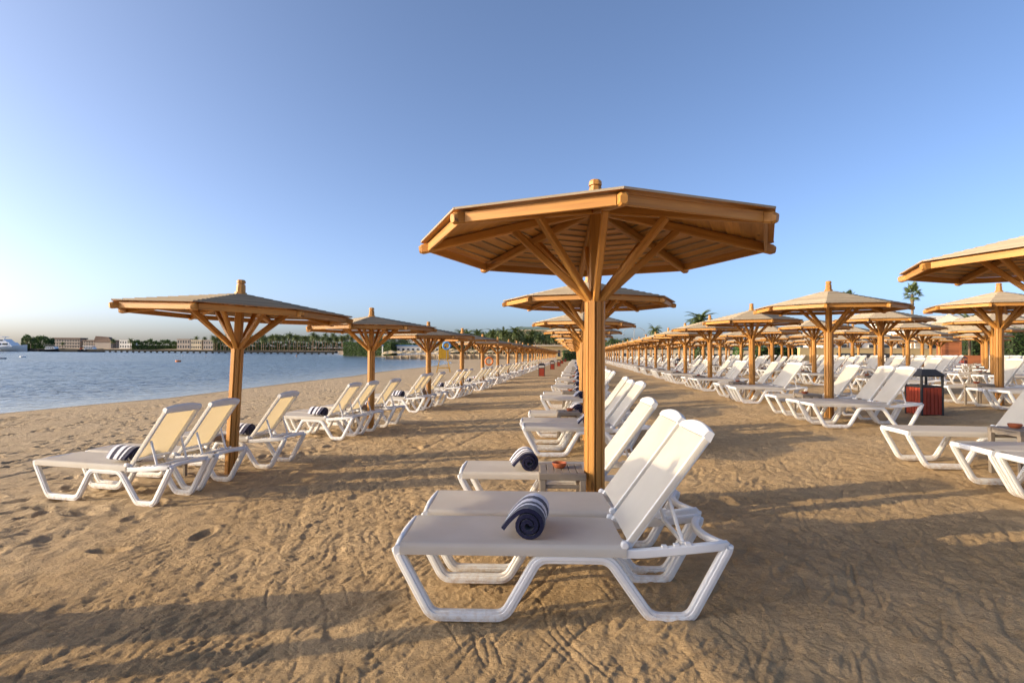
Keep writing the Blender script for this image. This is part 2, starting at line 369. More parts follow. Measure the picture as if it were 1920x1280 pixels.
def np_mesh(name, V, Fc, mat, smooth=True):
    me = bpy.data.meshes.new(name); me.vertices.add(len(V)); me.vertices.foreach_set('co', V.astype(np.float32).ravel())
    n = len(Fc); me.loops.add(n * 4); me.loops.foreach_set('vertex_index', Fc.astype(np.int32).ravel()); me.polygons.add(n)
    me.polygons.foreach_set('loop_start', np.arange(0, n * 4, 4, dtype=np.int32)); me.polygons.foreach_set('use_smooth', np.full(n, smooth)); me.update(calc_edges=True)
    me.materials.append(mat); return me

def make_ground():
    dense = np.linspace(-52, 52, 800); angs = np.radians(np.concatenate([np.linspace(-180, -58, 26), dense, np.linspace(58, 174, 25)]))
    rad = np.concatenate([np.linspace(.05, 1.9, 26), np.geomspace(1.93, 30, 720), np.geomspace(30.3, 75, 90), np.geomspace(77, 6500, 48)])
    X, Y, R = polar(angs, rad); sd = sea_sd(X, Y); Z = base_z(X, Y)
    fade = np.clip(1.4 - R / 60, 0, 1)
    beach = 1 / (1 + np.exp((X + 5.9 + .6 * np.sin(Y * .7)) * 2.2)); near_sea = np.clip(sd / 3, 0, 1)
    D = .016 * perlin(X * .9, Y * .9, 1) + .013 * perlin(X * 2.3, Y * 2.3, 2) + .011 * perlin(X * 6, Y * 6, 3)
    rough = np.clip(perlin(X * .35, Y * .35, 9) * 1.5 + .55, .15, 1)
    r1 = perlin(X * 11, Y * 11, 4); D = D + .0085 * r1 * rough + .008 * perlin(X * 26, Y * 26, 5) * rough - .010 * np.abs(perlin(X * 15, Y * 8, 6)) * rough
    tramp = np.exp(-((X + 6.3) / 1.9) ** 2); D = D + tramp * (.050 * perlin(X * 2.9, Y * 2.9, 7) - .045 * np.abs(perlin(X * 4.2, Y * 4.2, 8)))
    rk = np.exp(-((X + 2.6) / 1.5) ** 2)                                                      # drag and rake marks along the walkway
    D = D - rk * .017 * np.clip(perlin(X * 8 + Y * 3.2, Y * .9 - X * .5, 12), 0, 1) - .012 * np.clip(perlin(X * 3 + Y * 9, Y * 1.2, 13), .1, 1) * np.exp(-((X - 3.0) / 1.6) ** 2)
    def lines(fu, fv, ang, seed, wd):                                                        # thin wandering scratches
        c, s_ = math.cos(ang), math.sin(ang); wx = .10 * perlin(X * 1.7, Y * 1.7, seed + 50); u = (X * c + Y * s_); v = (-X * s_ + Y * c) + wx
        q = np.abs(perlin(u * fu, v * fv, seed)); gate = np.clip(perlin(u * fu * 1.3 + 7, v * fv * .35, seed + 1) * 3 + .25, 0, 1)
        return np.exp(-(q / wd) ** 2) * gate
    D = D - .009 * lines(.9, 7.5, 1.25, 31, .07) - .008 * lines(1.6, 11.0, 1.0, 33, .09) - .007 * lines(1.4, 10.0, 1.9, 35, .08) - .007 * lines(2.2, 14, .55, 43, .09) + .006 * lines(1.6, 9.5, 1.12, 37, .11)
    crumb = np.clip(perlin(X * 24, Y * 24, 41), .15, 1) - .15; cg = np.clip(perlin(X * .8, Y * .8, 42) * 2.6 + .15, 0, 1); D = D * (1 - .5 * beach) + .020 * crumb * cg * (1 - .9 * beach) + .004 * perlin(X * 38, Y * 38, 44) * np.clip(1.5 - R / 9, 0, 1)
    # footprints
    rs = np.random.RandomState(5); fp = []
    for k in range(120):
        x0 = rs.uniform(-22, -7.2); y0 = rs.uniform(2, 52); a = PI / 2 + rs.normal(0, .22); n = rs.randint(8, 26)
        for i in range(n):
            s = 1 if i % 2 else -1; fp.append((x0 + math.cos(a) * .68 * i - math.sin(a) * .12 * s + rs.normal(0, .03), y0 + math.sin(a) * .68 * i + math.cos(a) * .12 * s, a + rs.normal(0, .25), rs.uniform(.9, 2.0)))
    for k in range(900): fp.append((rs.normal(-6.6, 1.1), rs.uniform(3, 34), rs.uniform(0, 6.3), rs.uniform(.25, .8)))
    for k in range(170): fp.append((rs.uniform(-3.8, 4.6), rs.uniform(2.2, 15), rs.uniform(0, 6.3), rs.uniform(.05, .22)))
    flat = R < 62; idx = np.nonzero(flat.ravel())[0]; fx = X.ravel()[idx]; fy = Y.ravel()[idx]; order = np.argsort(fy); idx = idx[order]; fx = fx[order]; fy = fy[order]; Df = D.ravel().copy()
    for (px, py, a, am) in fp:
        i0, i1 = np.searchsorted(fy, (py - .4, py + .4)); dx = fx[i0:i1] - px; m = np.abs(dx) < .4
        if not m.any(): continue
        ii = idx[i0:i1][m]; dx = dx[m]; dy = fy[i0:i1][m] - py
        u = dx * math.cos(a) + dy * math.sin(a); v = -dx * math.sin(a) + dy * math.cos(a); q = (u / .155) ** 2 + (v / .07) ** 2
        Df[ii] += am * (-.050 * np.exp(-q ** 2.6) + .013 * np.exp(-((np.sqrt(q) - 1.45) / .35) ** 2))
    D = Df.reshape(D.shape)
    D = D - .035 * np.exp(-((X + 8.6 + .35 * np.sin(Y * .21) - .03 * Y) / .05) ** 2) * (Y > 0)     # cart track towards the water
    for tx, sl in ((-2.9, .12), (-2.35, .12)): D = D - .014 * np.exp(-((X - tx - sl * (Y - 8)) / .05) ** 2) * (Y > 6)
    Z = Z + D * fade * near_sea
    V = np.stack([X, Y, Z], -1).reshape(-1, 3); me = np_mesh('sand_ground', V, grid_faces(len(rad), len(angs), True), MSAND)
    at = me.attributes.new('wet', 'FLOAT', 'POINT'); at.data.foreach_set('value', np.clip(1.2 - sd / (1.5 + .5 * np.sin(Y * .5) + .3 * np.sin(Y * 1.7)), 0, 1).astype(np.float32).ravel())
    o = link('sand_ground', me); tag(o, 'golden trampled beach sand with footprints', kind='structure')
    rad2 = np.concatenate([np.geomspace(14, 19, 6), np.geomspace(19.2, 140, 420), np.geomspace(142, 400, 70), np.geomspace(420, 6500, 30)]); angs2 = np.radians(np.concatenate([np.linspace(-150, -58, 24), np.linspace(-52, 2, 460)])); X, Y, R = polar(angs2, rad2); sd = sea_sd(X, Y)
    wv = .060 * perlin(X * .55 + Y * .2, Y * 1.15 - X * .2, 61) + .040 * perlin(X * 1.1 - Y * .2, Y * 2.1 + X * .3, 62) + .022 * perlin(X * 2.3, Y * 4.0 + X * .4, 63) + .05 * np.abs(perlin(X * .3, Y * .55, 64))
    wv = wv * np.clip(-sd / 10, .04, 1) * np.clip(1.25 - R / 260, 0, 1) * (.6 + .8 * np.clip(perlin(X * .03, Y * .03, 65) + .5, 0, 1))
    V = np.stack([X, Y, ZW + wv], -1).reshape(-1, 3); me = np_mesh('sea', V, grid_faces(len(rad2), len(angs2), False), MSEA)
    at = me.attributes.new('shallow', 'FLOAT', 'POINT'); at.data.foreach_set('value', np.exp(np.clip(sd, -90, 0) / 8.0).astype(np.float32).ravel())
    tag(link('sea', me), 'rippled blue grey sea water', kind='structure')
make_ground()

# ------------------------------------------------------------------ parasol
RIM, COLLAR = 2.50, 2.10
def oct_pt(a, r, z): return Vector((r * math.cos(a), r * math.sin(a), z))
def parasol(lod, R=1.55, sleeve=False, APEX_RISE=.36):
    """lod 0: every board a part; 1: joined boards, single timbers; 2: few parts"""
    root = empty('wooden_parasol')
    nb = 12; sl = APEX_RISE / R
    def raft_z(r): return RIM + .045 + (R - r) * sl        # centre height of a rafter at radius r
    rot = 0.0; A = [k * PI / 4 for k in range(8)]
    # post: core and eight facing planks
    core = MB(); core.prism((0, 0, -.45), (0, 0, COLLAR - .01), .115, .115, (0, 1, 0), .034); core.prism((0, 0, COLLAR), (0, 0, RIM + APEX_RISE), .105, .105, (0, 1, 0), .012)
    post = core.build('post', MW, root)
    if lod < 2:
        for k in range(8):
            b = MB(); a = A[k] + PI / 8; wd = .056 if k % 2 else .048; rr = .078 if k % 2 else .071
            b.prism(oct_pt(a, rr, -.4), oct_pt(a, rr, COLLAR + (0 if k % 2 else -.012)), wd, .026, oct_pt(a, 1, 0), .005); b.build('post_plank', MW, post)
    else:
        b = MB(); b.prism((0, 0, -.4), (0, 0, COLLAR), .175, .175, (0, 1, 0), .05); b.build('post_casing', MW, post)
    rj = MB(); bj = MB(); fj = MB()
    for k in range(8):
        a = A[k]; t = Vector((-math.sin(a), math.cos(a), 0))
        m = MB() if lod < 2 else rj
        m.prism(oct_pt(a, .05, raft_z(.05)), oct_pt(a, R, raft_z(R)), .062, .085, (0, 0, 1), .012)
        e0 = oct_pt(a, R, raft_z(R)); m.prism(e0, e0 + oct_pt(a, .03, -.004), .062, .085, (0, 0, 1), .012, w1=.046, h1=.06)
        if lod < 2: m.build('rafter', MW, root)
        m = MB() if lod < 2 else bj
        rb = .72 * R / 1.55
        m.prism(oct_pt(a, .062, COLLAR - .02), oct_pt(a, rb, raft_z(rb) - .03), .058, .066, oct_pt(a, -1, 1), .011)
        if lod < 2: m.build('brace', MW, root)
        a2 = A[(k + 1) % 8]; rf = R - .055; m = MB() if lod < 2 else fj
        p, q = oct_pt(a, rf, raft_z(rf) + .002), oct_pt(a2, rf, raft_z(rf) + .002); d = (q - p).normalized()
        m.prism(p + d * .034, q - d * .034, .026, .075, (0, 0, 1), .003)
        if lod < 2: m.build('edge_board', MW, root)
    if lod == 2: rj.build('rafters', MW, root); bj.build('braces', MW, root); fj.build('edge_boards', MW, root)
    # roof boards, lapped like clapboards
    RO = R + .018; r_in = .07; step = (RO - r_in) / nb; roof = MB()
    for k in range(8):
        a, a2 = A[k], A[(k + 1) % 8]
        for j in range(nb):
            ro = RO - j * step; ri = max(ro - step - .03, .03); jit = rnd.uniform(-.004, .004)
            zo = raft_z(ro) + .043 + .024; zi = raft_z(ri) + .043 + .004; th = .016
            if lod == 0: m = MB()
            else: m = roof
            P = [oct_pt(a, ro + jit, zo), oct_pt(a2, ro + jit, zo), oct_pt(a2, ri, zi), oct_pt(a, ri, zi)]
            T = [p + Vector((0, 0, th)) for p in P]
            m.hexa(P, T, 0, 1)
            if lod == 0: m.build('roof_board', [MW, MWT], root)
    if lod > 0: tag(roof.build('roof_boards', [MW, MWT], root), kind='stuff' if lod == 1 else None)
    zt = RIM + APEX_RISE + .085; fin = MB(); R4 = PI / 8 + rot
    fin.lathe([(.085, 0), (.088, .012), (.085, .045)], 8, (0, 0, zt), 0, False, R4); fin.lathe([(.066, .04), (.063, .13), (.058, .165)], 8, (0, 0, zt), 0, False, R4)
    fo = fin.build('finial', MW, root)
    c = MB(); c.lathe([(.045, .16), (.045, .178), (.062, .182), (.06, .215), (.046, .232), (.02, .234)], 8, (0, 0, zt), 0, False, R4); c.build('finial_cap', MW, fo)
    if sleeve:
        s = MB(); s.prism((0, 0, -.3), (0, 0, .17), .27, .27, (0, 1, 0), .07); s.build('base_sleeve', MCONC, root)
    return root

# ------------------------------------------------------------------ sun lounger (foot end at x=0, head towards +x)
def fillet(P, r, n=4):
    out = [Vector(P[0])]
    for i in range(1, len(P) - 1):
        a, b, c = Vector(P[i - 1]), Vector(P[i]), Vector(P[i + 1]); d0 = (a - b).normalized(); d1 = (c - b).normalized(); rr = min(r, (a - b).length * .45, (c - b).length * .45)
        p, q = b + d0 * rr, b + d1 * rr
        for k in range(n + 1): t = k / n; out.append(p * (1 - t) ** 2 + b * 2 * t * (1 - t) + q * t * t)
    return out + [Vector(P[-1])]
def lounger(lod, back=53.0):
    root = empty('sun_lounger'); root.scale = (1, .90, 1.03); HW = .30; X0 = -1.0
    sides = []; n = 5 if lod == 0 else 2
    def xz(L, y): return [(x + X0, y, z) for x, z in L]
    for y in (-HW, HW):
        m = MB()
        path = fillet(xz([(.015, .425), (.035, .37), (.225, .033), (.665, .033), (.865, .372), (1.285, .372), (1.535, .033), (1.765, .033), (1.985, .43), (1.99, .462)], y), .058, n)
        m.sweep(path, .046, .064, (0, 1, 0), .008)
        if lod == 0: m.sweep(path[1:-1], .060, .030, (0, 1, 0), .006)
        yi = y
        m.sweep(fillet(xz([(1.36, .405), (1.46, .402), (1.70, .425), (1.99, .458)], yi), .1, n), .046, .052, (0, 1, 0), .008)
        if lod == 0:
            sg = 1 if y > 0 else -1
            pass
            for q in range(3): m.box((1.60 + q * .07 + X0, y - .02, .430 + q * .009), (1.63 + q * .07 + X0, y + .02, .452 + q * .009))
        sides.append(m)
    if lod < 2:
        for m in sides: m.build('side_frame', MPL, root)
    else:
        a = sides[0]; a.add(sides[1]); fr = a
    # end bars
    e1 = MB(); e1.sweep([(X0 + .022, -HW - .03, .413), (X0 + .012, -.15, .416), (X0 + .008, 0, .417), (X0 + .012, .15, .416), (X0 + .022, HW + .03, .413)], .056, .040, (0, 0, 1), .014)
    e2 = MB(); e2.sweep([Vector((X0 + 1.985 - .085 * (1 - (t / HW) ** 2), t, .458 - .004)) for t in np.linspace(-HW, HW, 9 if lod == 0 else 5)], .042, .05, (0, 0, 1), .012)
    # seat sling, wrapped over the side rails
    s = MB(); rows = []; nx = 14 if lod == 0 else 5
    for i in range(nx + 1):
        x = X0 + .036 + (1.385 - .036) * i / nx; row = []
        for (yy, zz) in ((-.332, .388), (-.333, .425), (-.318, .446), (-.29, .450), (-.15, .443), (0, .440), (.15, .443), (.29, .450), (.318, .446), (.333, .425), (.332, .388)):
            e = 1 - (2 * i / nx - 1) ** 2; sag = .010 * e if abs(yy) < .2 else 0
            row.append((x, yy, zz - sag))
        rows.append(row)
    s.grid([r[::-1] for r in rows])
    if lod < 2:
        e1.build('foot_bar', MPL, root); e2.build('rear_bar', MPL, root); s.build('seat_sling', MSL, root)
    # backrest
    ca, sa = math.cos(math.radians(back)), math.sin(math.radians(back)); hx, hz = X0 + 1.385, .447
    def bp(l, y, off=0): return Vector((hx + ca * l - sa * off, y, hz + sa * l + ca * off))
    LB = .825; f = MB()
    up = Vector((-sa, 0, ca))
    for y in (-.268, .268): f.sweep([bp(0, y, -.02), bp(LB * .5, y, -.02), bp(LB - .03, y, -.02)], .036, .05, (0, 1, 0), .01)
    f.sweep([bp(.10, -.27, -.03), bp(.10, .27, -.03)], .03, .03, (ca, 0, sa), .008)
    bf = f
    if lod < 2: bo = f.build('backrest_frame', MPL, root)
    sl = MB(); rows = []
    nl = 10 if lod == 0 else 4
    for i in range(nl + 1):
        l = .03 + (LB - .076) * i / nl; e = 1 - (2 * i / nl - 1) ** 2
        rows.append([bp(l, y, o - (.012 * e if abs(y) < .2 else 0)) for y, o in ((-.287, -.032), (-.287, -.002), (-.27, .008), (-.14, .006), (0, .004), (.14, .006), (.27, .008), (.287, -.002), (.287, -.032))])
    sl.grid([r[::-1] for r in rows])
    cp = MB(); nc = 9 if lod == 0 else 5; sec = []
    for t in np.linspace(-.288, .288, nc):
        bulge = .034 * (1 - (t / .288) ** 2); sec.append((t, bulge))
    A = [bp(LB - .040, t, .012) for t, b in sec]; B = [bp(LB + .010 + b, t, -.002) for t, b in sec]; C = [bp(LB + .012 + b, t, -.035) for t, b in sec]; Dd = [bp(LB - .045, t, -.045) for t, b in sec]
    A2 = [bp(LB - .004 + b, t, .009) for t, b in sec]
    cp.grid([A, A2, B, C, Dd], 0, True); 
    for k in (0, -1): i = len(cp.v); cp.v += [tuple(q[k]) for q in (A, A2, B, C, Dd)]; cp.face(tuple(range(i, i + 5)) if k else tuple(reversed(range(i, i + 5))))
    i = len(cp.v); cp.v += [tuple(A[0]), tuple(A[-1]), tuple(Dd[-1]), tuple(Dd[0])]; cp.face((i, i + 1, i + 2, i + 3))
    hg = []
    for y in (-.305, .305):
        h = MB(); h.lathe([(.014, -.020), (.024, -.018), (.026, 0), (.024, .018), (.014, .020)], 14 if lod == 0 else 6); 
        R90 = Matrix.Translation((hx - .005, y, .45)) @ Matrix.Rotation(PI / 2, 4, 'X'); h2 = MB(); h2.add(h, R90); hg.append(h2)
    st = []
    for y in (-.235, .235):
        m = MB(); p = bp(.38, y, -.045); q = Vector((X0 + 1.74, y, .452)); m.prism(p, q, .03, .02, (1, 0, 0), .004); st.append(m)
    cb = MB(); cb.prism((X0 + 1.74, -.27, .452), (X0 + 1.74, .27, .452), .026, .026, (0, 0, 1), .006)
    if lod < 2:
        sl.build('back_sling', MSL, bo); cp.build('top_cap', MPL, bo)
        for h in hg: h.build('hinge', MPL, root)
        for m in st: m.build('strut', MPL, root)
        cb.build('strut_bar', MPL, root)
    else:
        for m in (e1, e2, bf, cp, *hg, *st, cb): fr.add(m)
        fr.build('frame', MPL, root); s.build('seat_sling', MSL, root); sl.build('back_sling', MSL, root)
    return root

def towel():
    m = MB(); L = .38; turns = 2.35; n = 46; th = .024; prof = []
    for i in range(n + 1):
        a = i / n * turns * 2 * PI; r = .016 + (.092 - .016) * i / n; prof.append((r * math.cos(a), r * math.sin(a)))
    # tail leaves the roll and hangs to the seat
    a = turns * 2 * PI; ex, ey = prof[-1]; tx, ty = -math.sin(a), math.cos(a)
    for i in range(1, 7): prof.append((ex + tx * .021 * i, ey + ty * .021 * i - .0011 * i * i))
    n = len(prof) - 1; nl = 10
    def nrm(i):
        p, q = prof[max(i - 1, 0)], prof[min(i + 1, n)]; d = math.hypot(q[0] - p[0], q[1] - p[1]); return ((q[1] - p[1]) / d, -(q[0] - p[0]) / d)
    O = []; I = []
    for i, (x, y) in enumerate(prof):
        k = nrm(i); O.append((x + k[0] * th / 2, y + k[1] * th / 2)); I.append((x - k[0] * th / 2, y - k[1] * th / 2))
    ring = O + I[::-1]; nr = len(ring); i0 = len(m.v)
    for j in range(nl + 1):
        t = j / nl; e = min(t, 1 - t) * nl; sc = 1.0 if e >= 1 else (.972 if e == 0 else 1.0)
        for (x, y) in ring:
            w = .003 * math.sin(7 * t + 9 * x) ; m.v.append(((x + w) * sc, (t - .5) * L * (1 - .04 * (x * x + y * y) / .006), y * sc))
    for j in range(nl):
        for k in range(nr):
            k2 = (k + 1) % nr; u0, u1 = j / nl, (j + 1) / nl
            m.face((i0 + j * nr + k, i0 + (j + 1) * nr + k, i0 + (j + 1) * nr + k2, i0 + j * nr + k2), [(u0, k * .02), (u1, k * .02), (u1, (k + 1) * .02), (u0, (k + 1) * .02)], 0, True)
    for j, u in ((0, .02), (nl, .95)):          # end faces of the rolled cloth
        for k in range(len(prof) - 1):
            b = i0 + j * nr; q = (b + k, b + k + 1, b + nr - 2 - k, b + nr - 1 - k); m.face(q if j else q[::-1], [(u, k * .02)] * 4)
    zmin = min(v[2] for v in m.v); m.v = [(x, y, z - zmin) for x, y, z in m.v]
    return m.mesh('rolled_towel', MTOW)
TOWEL = towel()
def side_table():
    root = empty('side_table'); W, D, H = .40, .46, .54
    for k in range(6):
        m = MB(); x0 = -W / 2 + .0 + k * (W / 6); m.box((x0 + .004, -D / 2 + .05, H - .022), (x0 + W / 6 - .004, D / 2 - .05, H), 0, .003); m.build('slat', MTAUPE, root)
    for s in (-1, 1):
        m = MB(); m.box((-W / 2 - .004, s * (D / 2 - .024) - .024, H - .055), (W / 2 + .004, s * (D / 2 - .024) + .024, H + .001), 0, .004); m.build('rail', MTAUPE, root)
        m = MB(); m.box((s * (W / 2 - .02) - .015, -D / 2 + .05, H - .07), (s * (W / 2 - .02) + .015, D / 2 - .05, H - .025), 0, .003); m.build('apron', MTAUPE, root)
        m = MB(); m.box((-W / 2 + .04, s * (D / 2 - .024) - .012, H - .13), (W / 2 - .04, s * (D / 2 - .024) + .012, H - .10), 0, .003); m.build('stretcher', MTAUPE, root)
        for t in (-1, 1):
            m = MB(); m.prism((t * (W / 2 - .024), s * (D / 2 - .024), -.04), (t * (W / 2 - .024), s * (D / 2 - .024), H - .055), .044, .044, (0, 1, 0), .004, w1=.054, h1=.05); m.build('leg', MTAUPE, root)
    return root
def bowl_mesh():
    m = MB(); m.lathe([(.03, 0), (.045, .002), (.062, .02), (.07, .045), (.066, .05), (.058, .04), (.045, .02), (.02, .012), (.005, .012)], 22); return m.mesh('clay_bowl', MTERRA)
BOWL = bowl_mesh()
def litter_bin():
    root = empty('litter_bin'); W = .46; H = .62
    for sx in (-1, 1):
        for sy in (-1, 1):
            m = MB(); m.box((sx * W / 2 - .02, sy * W / 2 - .02, 0), (sx * W / 2 + .02, sy * W / 2 + .02, .86), 0, .003); m.build('corner_post', MBLACK, root)
    for a in range(4):
        R = Matrix.Rotation(a * PI / 2, 4, 'Z')
        for k in range(5):
            m = MB(); c = -W / 2 + .02 + (W - .04) * (k + .5) / 5; m.box((c - .036, W / 2 - .006, .02), (c + .036, W / 2 + .014, H - .02), 0, .003); q = MB(); q.add(m, R); q.build('slat', MRED, root)
        m = MB(); m.box((-W / 2 + .02, W / 2 - .018, H - .015), (W / 2 - .02, W / 2 + .016, H + .025), 0, .003); m.box((-W / 2 + .02, W / 2 - .012, .84), (W / 2 - .02, W / 2 + .012, .86)); q = MB(); q.add(m, R); q.build('rim_bar', MBLACK, root)
    l = MB(); l.lathe([(.20, .02), (.20, .6)], 16); l.build('liner', MBLACK, root)
    t = MB(); r2 = math.sqrt(2); t.lathe([(.27 * r2, .858), (.275 * r2, .868), (.15 * r2, 1.0), (.02, 1.003)], 4, (0, 0, 0), 0, False, PI / 4); t.build('roof', MBLACK, root)
    return root

# ------------------------------------------------------------------ layout of the beach rows
S = 5.3
ROWS = [  # key, X, first Y, count, radius, sink of the parasol, lounger turn (deg), ordinal
    ('L', -4.80, 7.25 - S, 25, 1.53, .24, -6, 'row beside the sea'),
    ('M', .22, 5.08 - S, 25, 1.47, .14, 5, 'second row from the sea'),
    ('R1', 5.50, 12.8 - S, 22, 1.50, .20, 3, 'third row from the sea'),
    ('R2', 10.35, 14.9, 19, 1.50, .18, 2, 'fourth row from the sea'),
    ('R3', 15.5, 22.6, 15, 1.50, .2, 2, 'fifth row from the sea'),
    ('R4', 20.8, 30.75, 11, 1.50, .2, 2, 'sixth row from the sea'),
    ('R5', 26.3, 39.2, 7, 1.50, .2, 2, 'seventh row from the sea'),
    ('R6', 31.6, 47.0, 3, 1.50, .2, 2, 'eighth row from the sea')]
PROT = {}
def proto(kind, *a):
    """first use returns the prototype itself, later uses a copy of it with all its parts"""
    key = (kind.__name__,) + a
    if key not in PROT:
        r = kind(*a); PROT[key] = (r, child_map(r)); return r
    r, cm = PROT[key]; return copy_tree(r, cm)
def depth(x, y): return Vector((x, y, 0)).dot(fw0)
def picx(x, y): d = depth(x, y); return 960 + F_PX * Vector((x, y, 0)).dot(rt0) / d if d > .3 else -9999
slots = []
for key, RX, Y0, cnt, RR, sink, turn, words in ROWS:
    for i in range(cnt):
        x = RX + rnd.uniform(-.05, .05) * (i > 2); y = Y0 + S * i + rnd.uniform(-.06, .06) * (i > 2)
        if key == 'M' and i == 2: y = 10.35
        if key == 'M' and i == 1: x = .17
        if key == 'M' and i >= 3: y += .4
        if (key, i) == ('L', 1): x, y = -5.03, 7.58
        if (key, i) == ('R1', 0): x, y = 5.55, 7.0
        slots.append((depth(x, y), key, i, x, y, RR, sink, turn, words))
PCAT = 'parasol'
UNIQ_P = {('M', 1): 'large octagonal wooden parasol whose post stands behind two loungers and a lone striped towel',
          ('L', 1): 'octagonal wooden parasol with slightly leaning post above three cream backed loungers beside the sea',
          ('L', 2): 'octagonal wooden parasol next after the leaning one in the row beside the sea',
          ('M', 2): 'octagonal wooden parasol directly behind the large one that shades the striped towel',
          ('R1', 1): 'octagonal wooden parasol with grey sleeved post left of the black roofed litter bin',
          ('R1', 0): 'octagonal wooden parasol roof reaching in above the lone fan palm',
          ('R2', 0): 'octagonal wooden parasol on thick planked post right of the black roofed litter bin'}
ORD = 'first second third fourth fifth sixth seventh eighth ninth tenth eleventh twelfth'.split()
ANCH = {'L': (1, 'past the leaning parasol beside the sea'), 'M': (1, 'past the large parasol with striped towel'), 'R1': (1, 'past the sleeved post by the roofed bin'), 'R2': (0, 'past the planked post right of the roofed bin')}
def count_words(key, i):
    if key in ANCH and 0 < i - ANCH[key][0] <= 12: return ORD[i - ANCH[key][0] - 1] + ' parasol ' + ANCH[key][1]
    return None
def plabel(key, i, words):
    c = count_words(key, i); return f'octagonal wooden {c}'.replace('wooden ', 'wooden parasol, the ').replace(' parasol past', ' past') if c else f'octagonal wooden parasol standing far along the {words}'
def llabel(key, i, j, words):
    c = count_words(key, i); return f'white lounger, {ORD[j]} under the {c}' if c else f'white sun lounger under a parasol far along the {words}'
RADS = {('M', 1): (1.6, .0), ('M', 2): (1.58, .05), ('L', 0): (1.5, .42), ('L', 1): (1.6, .245), ('R1', 0): (1.53, .15)}
for d, key, i, x, y, RR, sink, turn, words in slots:
    z = ground_z(x, y); lod = 0 if d < 14.5 else (1 if d < 42 else 2)
    if (key, i) == ('M', 0): continue                     # no parasol stands over the camera
    RR, sk = RADS.get((key, i), (RR, sink))
    if d < 2.5: lod = 1
    p = proto(parasol, lod, RR, key[0] == 'R' and lod < 2, .265 if key == 'L' else .37)
    p.location = (x, y, z - sk + rnd.uniform(-.02, .02) * (i > 2)); p.rotation_euler = (0, 0, 0)
    rz = rnd.uniform(-.12, .12) if i > 2 else .08
    if (key, i) == ('M', 1): rz = YAW - .039
    if (key, i) == ('L', 1): rz = math.radians(15)
    if (key, i) == ('R1', 1): rz = math.radians(20)
    p.rotation_euler = (rnd.gauss(0, .010), rnd.gauss(0, .010), rz)
    if (key, i) == ('L', 1): p.rotation_euler[0] = -.010; p.rotation_euler[1] = math.radians(2.0)
    if (key, i) == ('M', 1): p.rotation_euler[0] = -.016; p.rotation_euler[1] = 0
    lab = UNIQ_P.get((key, i)) or plabel(key, i, words)
    tag(p, lab, PCAT, f'octagonal parasols of the {words}')

# three loungers to a parasol: two on the near side of the post, one on the far side
UNIQ_L = {('M', 1, 0): 'white sun lounger with rolled navy striped towel lying on its seat before the large parasol',
          ('M', 1, 1): 'white sun lounger between the towel lounger and the large parasol post',
          ('M', 1, 2): 'white sun lounger behind the slatted table with clay bowl at the large parasol',
          ('L', 1, 0): 'white lounger with long striped towel against its cream back, before the leaning parasol post',
          ('L', 1, 1): 'white lounger with empty seat just before the leaning parasol post',
          ('L', 1, 2): 'white lounger just beyond the leaning parasol post, towel at its raised back',
          ('R1', 1, 0): 'white lounger standing before the parasol with sleeved post left of the black roofed bin'}
lst = []
for d, key, i, x, y, RR, sink, turn, words in slots:
    for j, dy in enumerate((-1.42, -.72, .62)):
        a = math.radians(turn + rnd.uniform(-2.5, 2.5)); lx = x + rnd.uniform(-.07, .07) + (-.12 if key == 'M' else 0); ly = y + dy + rnd.uniform(-.04, .04)
        if key == 'L': lx = x - .62 + .06 * j - (.3 if i == 0 else 0) + rnd.uniform(-.08, .08)
        if (key, i) == ('M', 1):
            a = math.radians(5.6); lx, ly = ((-.11, 3.60), (-.137, 4.32), (-.15, 5.62))[j]
        if (key, i) == ('R1', 0): lx = x - .5
        if (key, i) == ('L', 1):
            a = math.radians((-6.5, -5, -3)[j]); lx, ly = ((-5.53, 6.19), (-5.50, 6.90), (-5.37, 8.27))[j]
        lst.append((depth(lx, ly), key, i, j, lx, ly, a, words))
lst.sort(key=lambda t: t[0])
TW = []; nL = 0; rest = MB(); restS = MB(); rest_src = None
for d, key, i, j, lx, ly, a, words in lst:
    px = picx(lx, ly); vis = -200 < px < 2150
    if not vis and not (key in 'LM' and i == 0): continue
    if d < 0 and key != 'L': continue
    z = ground_z(lx, ly)
    mat = Matrix.Translation((lx, ly, z - .006)) @ Matrix.Rotation(a, 4, 'Z') @ Matrix.Diagonal((1, .9, 1.03, 1))
    if nL < 300:
        lod = 0 if d < 13 else (1 if d < 36 else 2)
        o = proto(lounger, lod); o.location = (lx, ly, z - .008); o.rotation_euler = (0, 0, a); nL += 1
        tag(o, UNIQ_L.get((key, i, j)) or llabel(key, i, j, words), 'sun lounger', f'white loungers of the {words}')
        TW.append((d, key, i, j, lx, ly, a, z, words))
    else:
        if rest_src is None: rest_src = proto(lounger, 2)
        for ch in PROT[('lounger', 2)][0].children:
            me = ch.data; tgt = restS if 'sling' in ch.name else rest; b = len(tgt.v)
            tgt.v += [tuple(mat @ v.co) for v in me.vertices]
            for p in me.polygons: tgt.face(tuple(k + b for k in p.vertices), None, 0, p.use_smooth)
if rest_src:
    for c in list(rest_src.children): bpy.data.objects.remove(c)
    bpy.data.objects.remove(rest_src)
    o = rest.build('distant_loungers', MPL); tag(o, 'white loungers too far down the beach rows to tell apart', 'sun lounger', kind='stuff'); restS.build('slings', MSL, o)

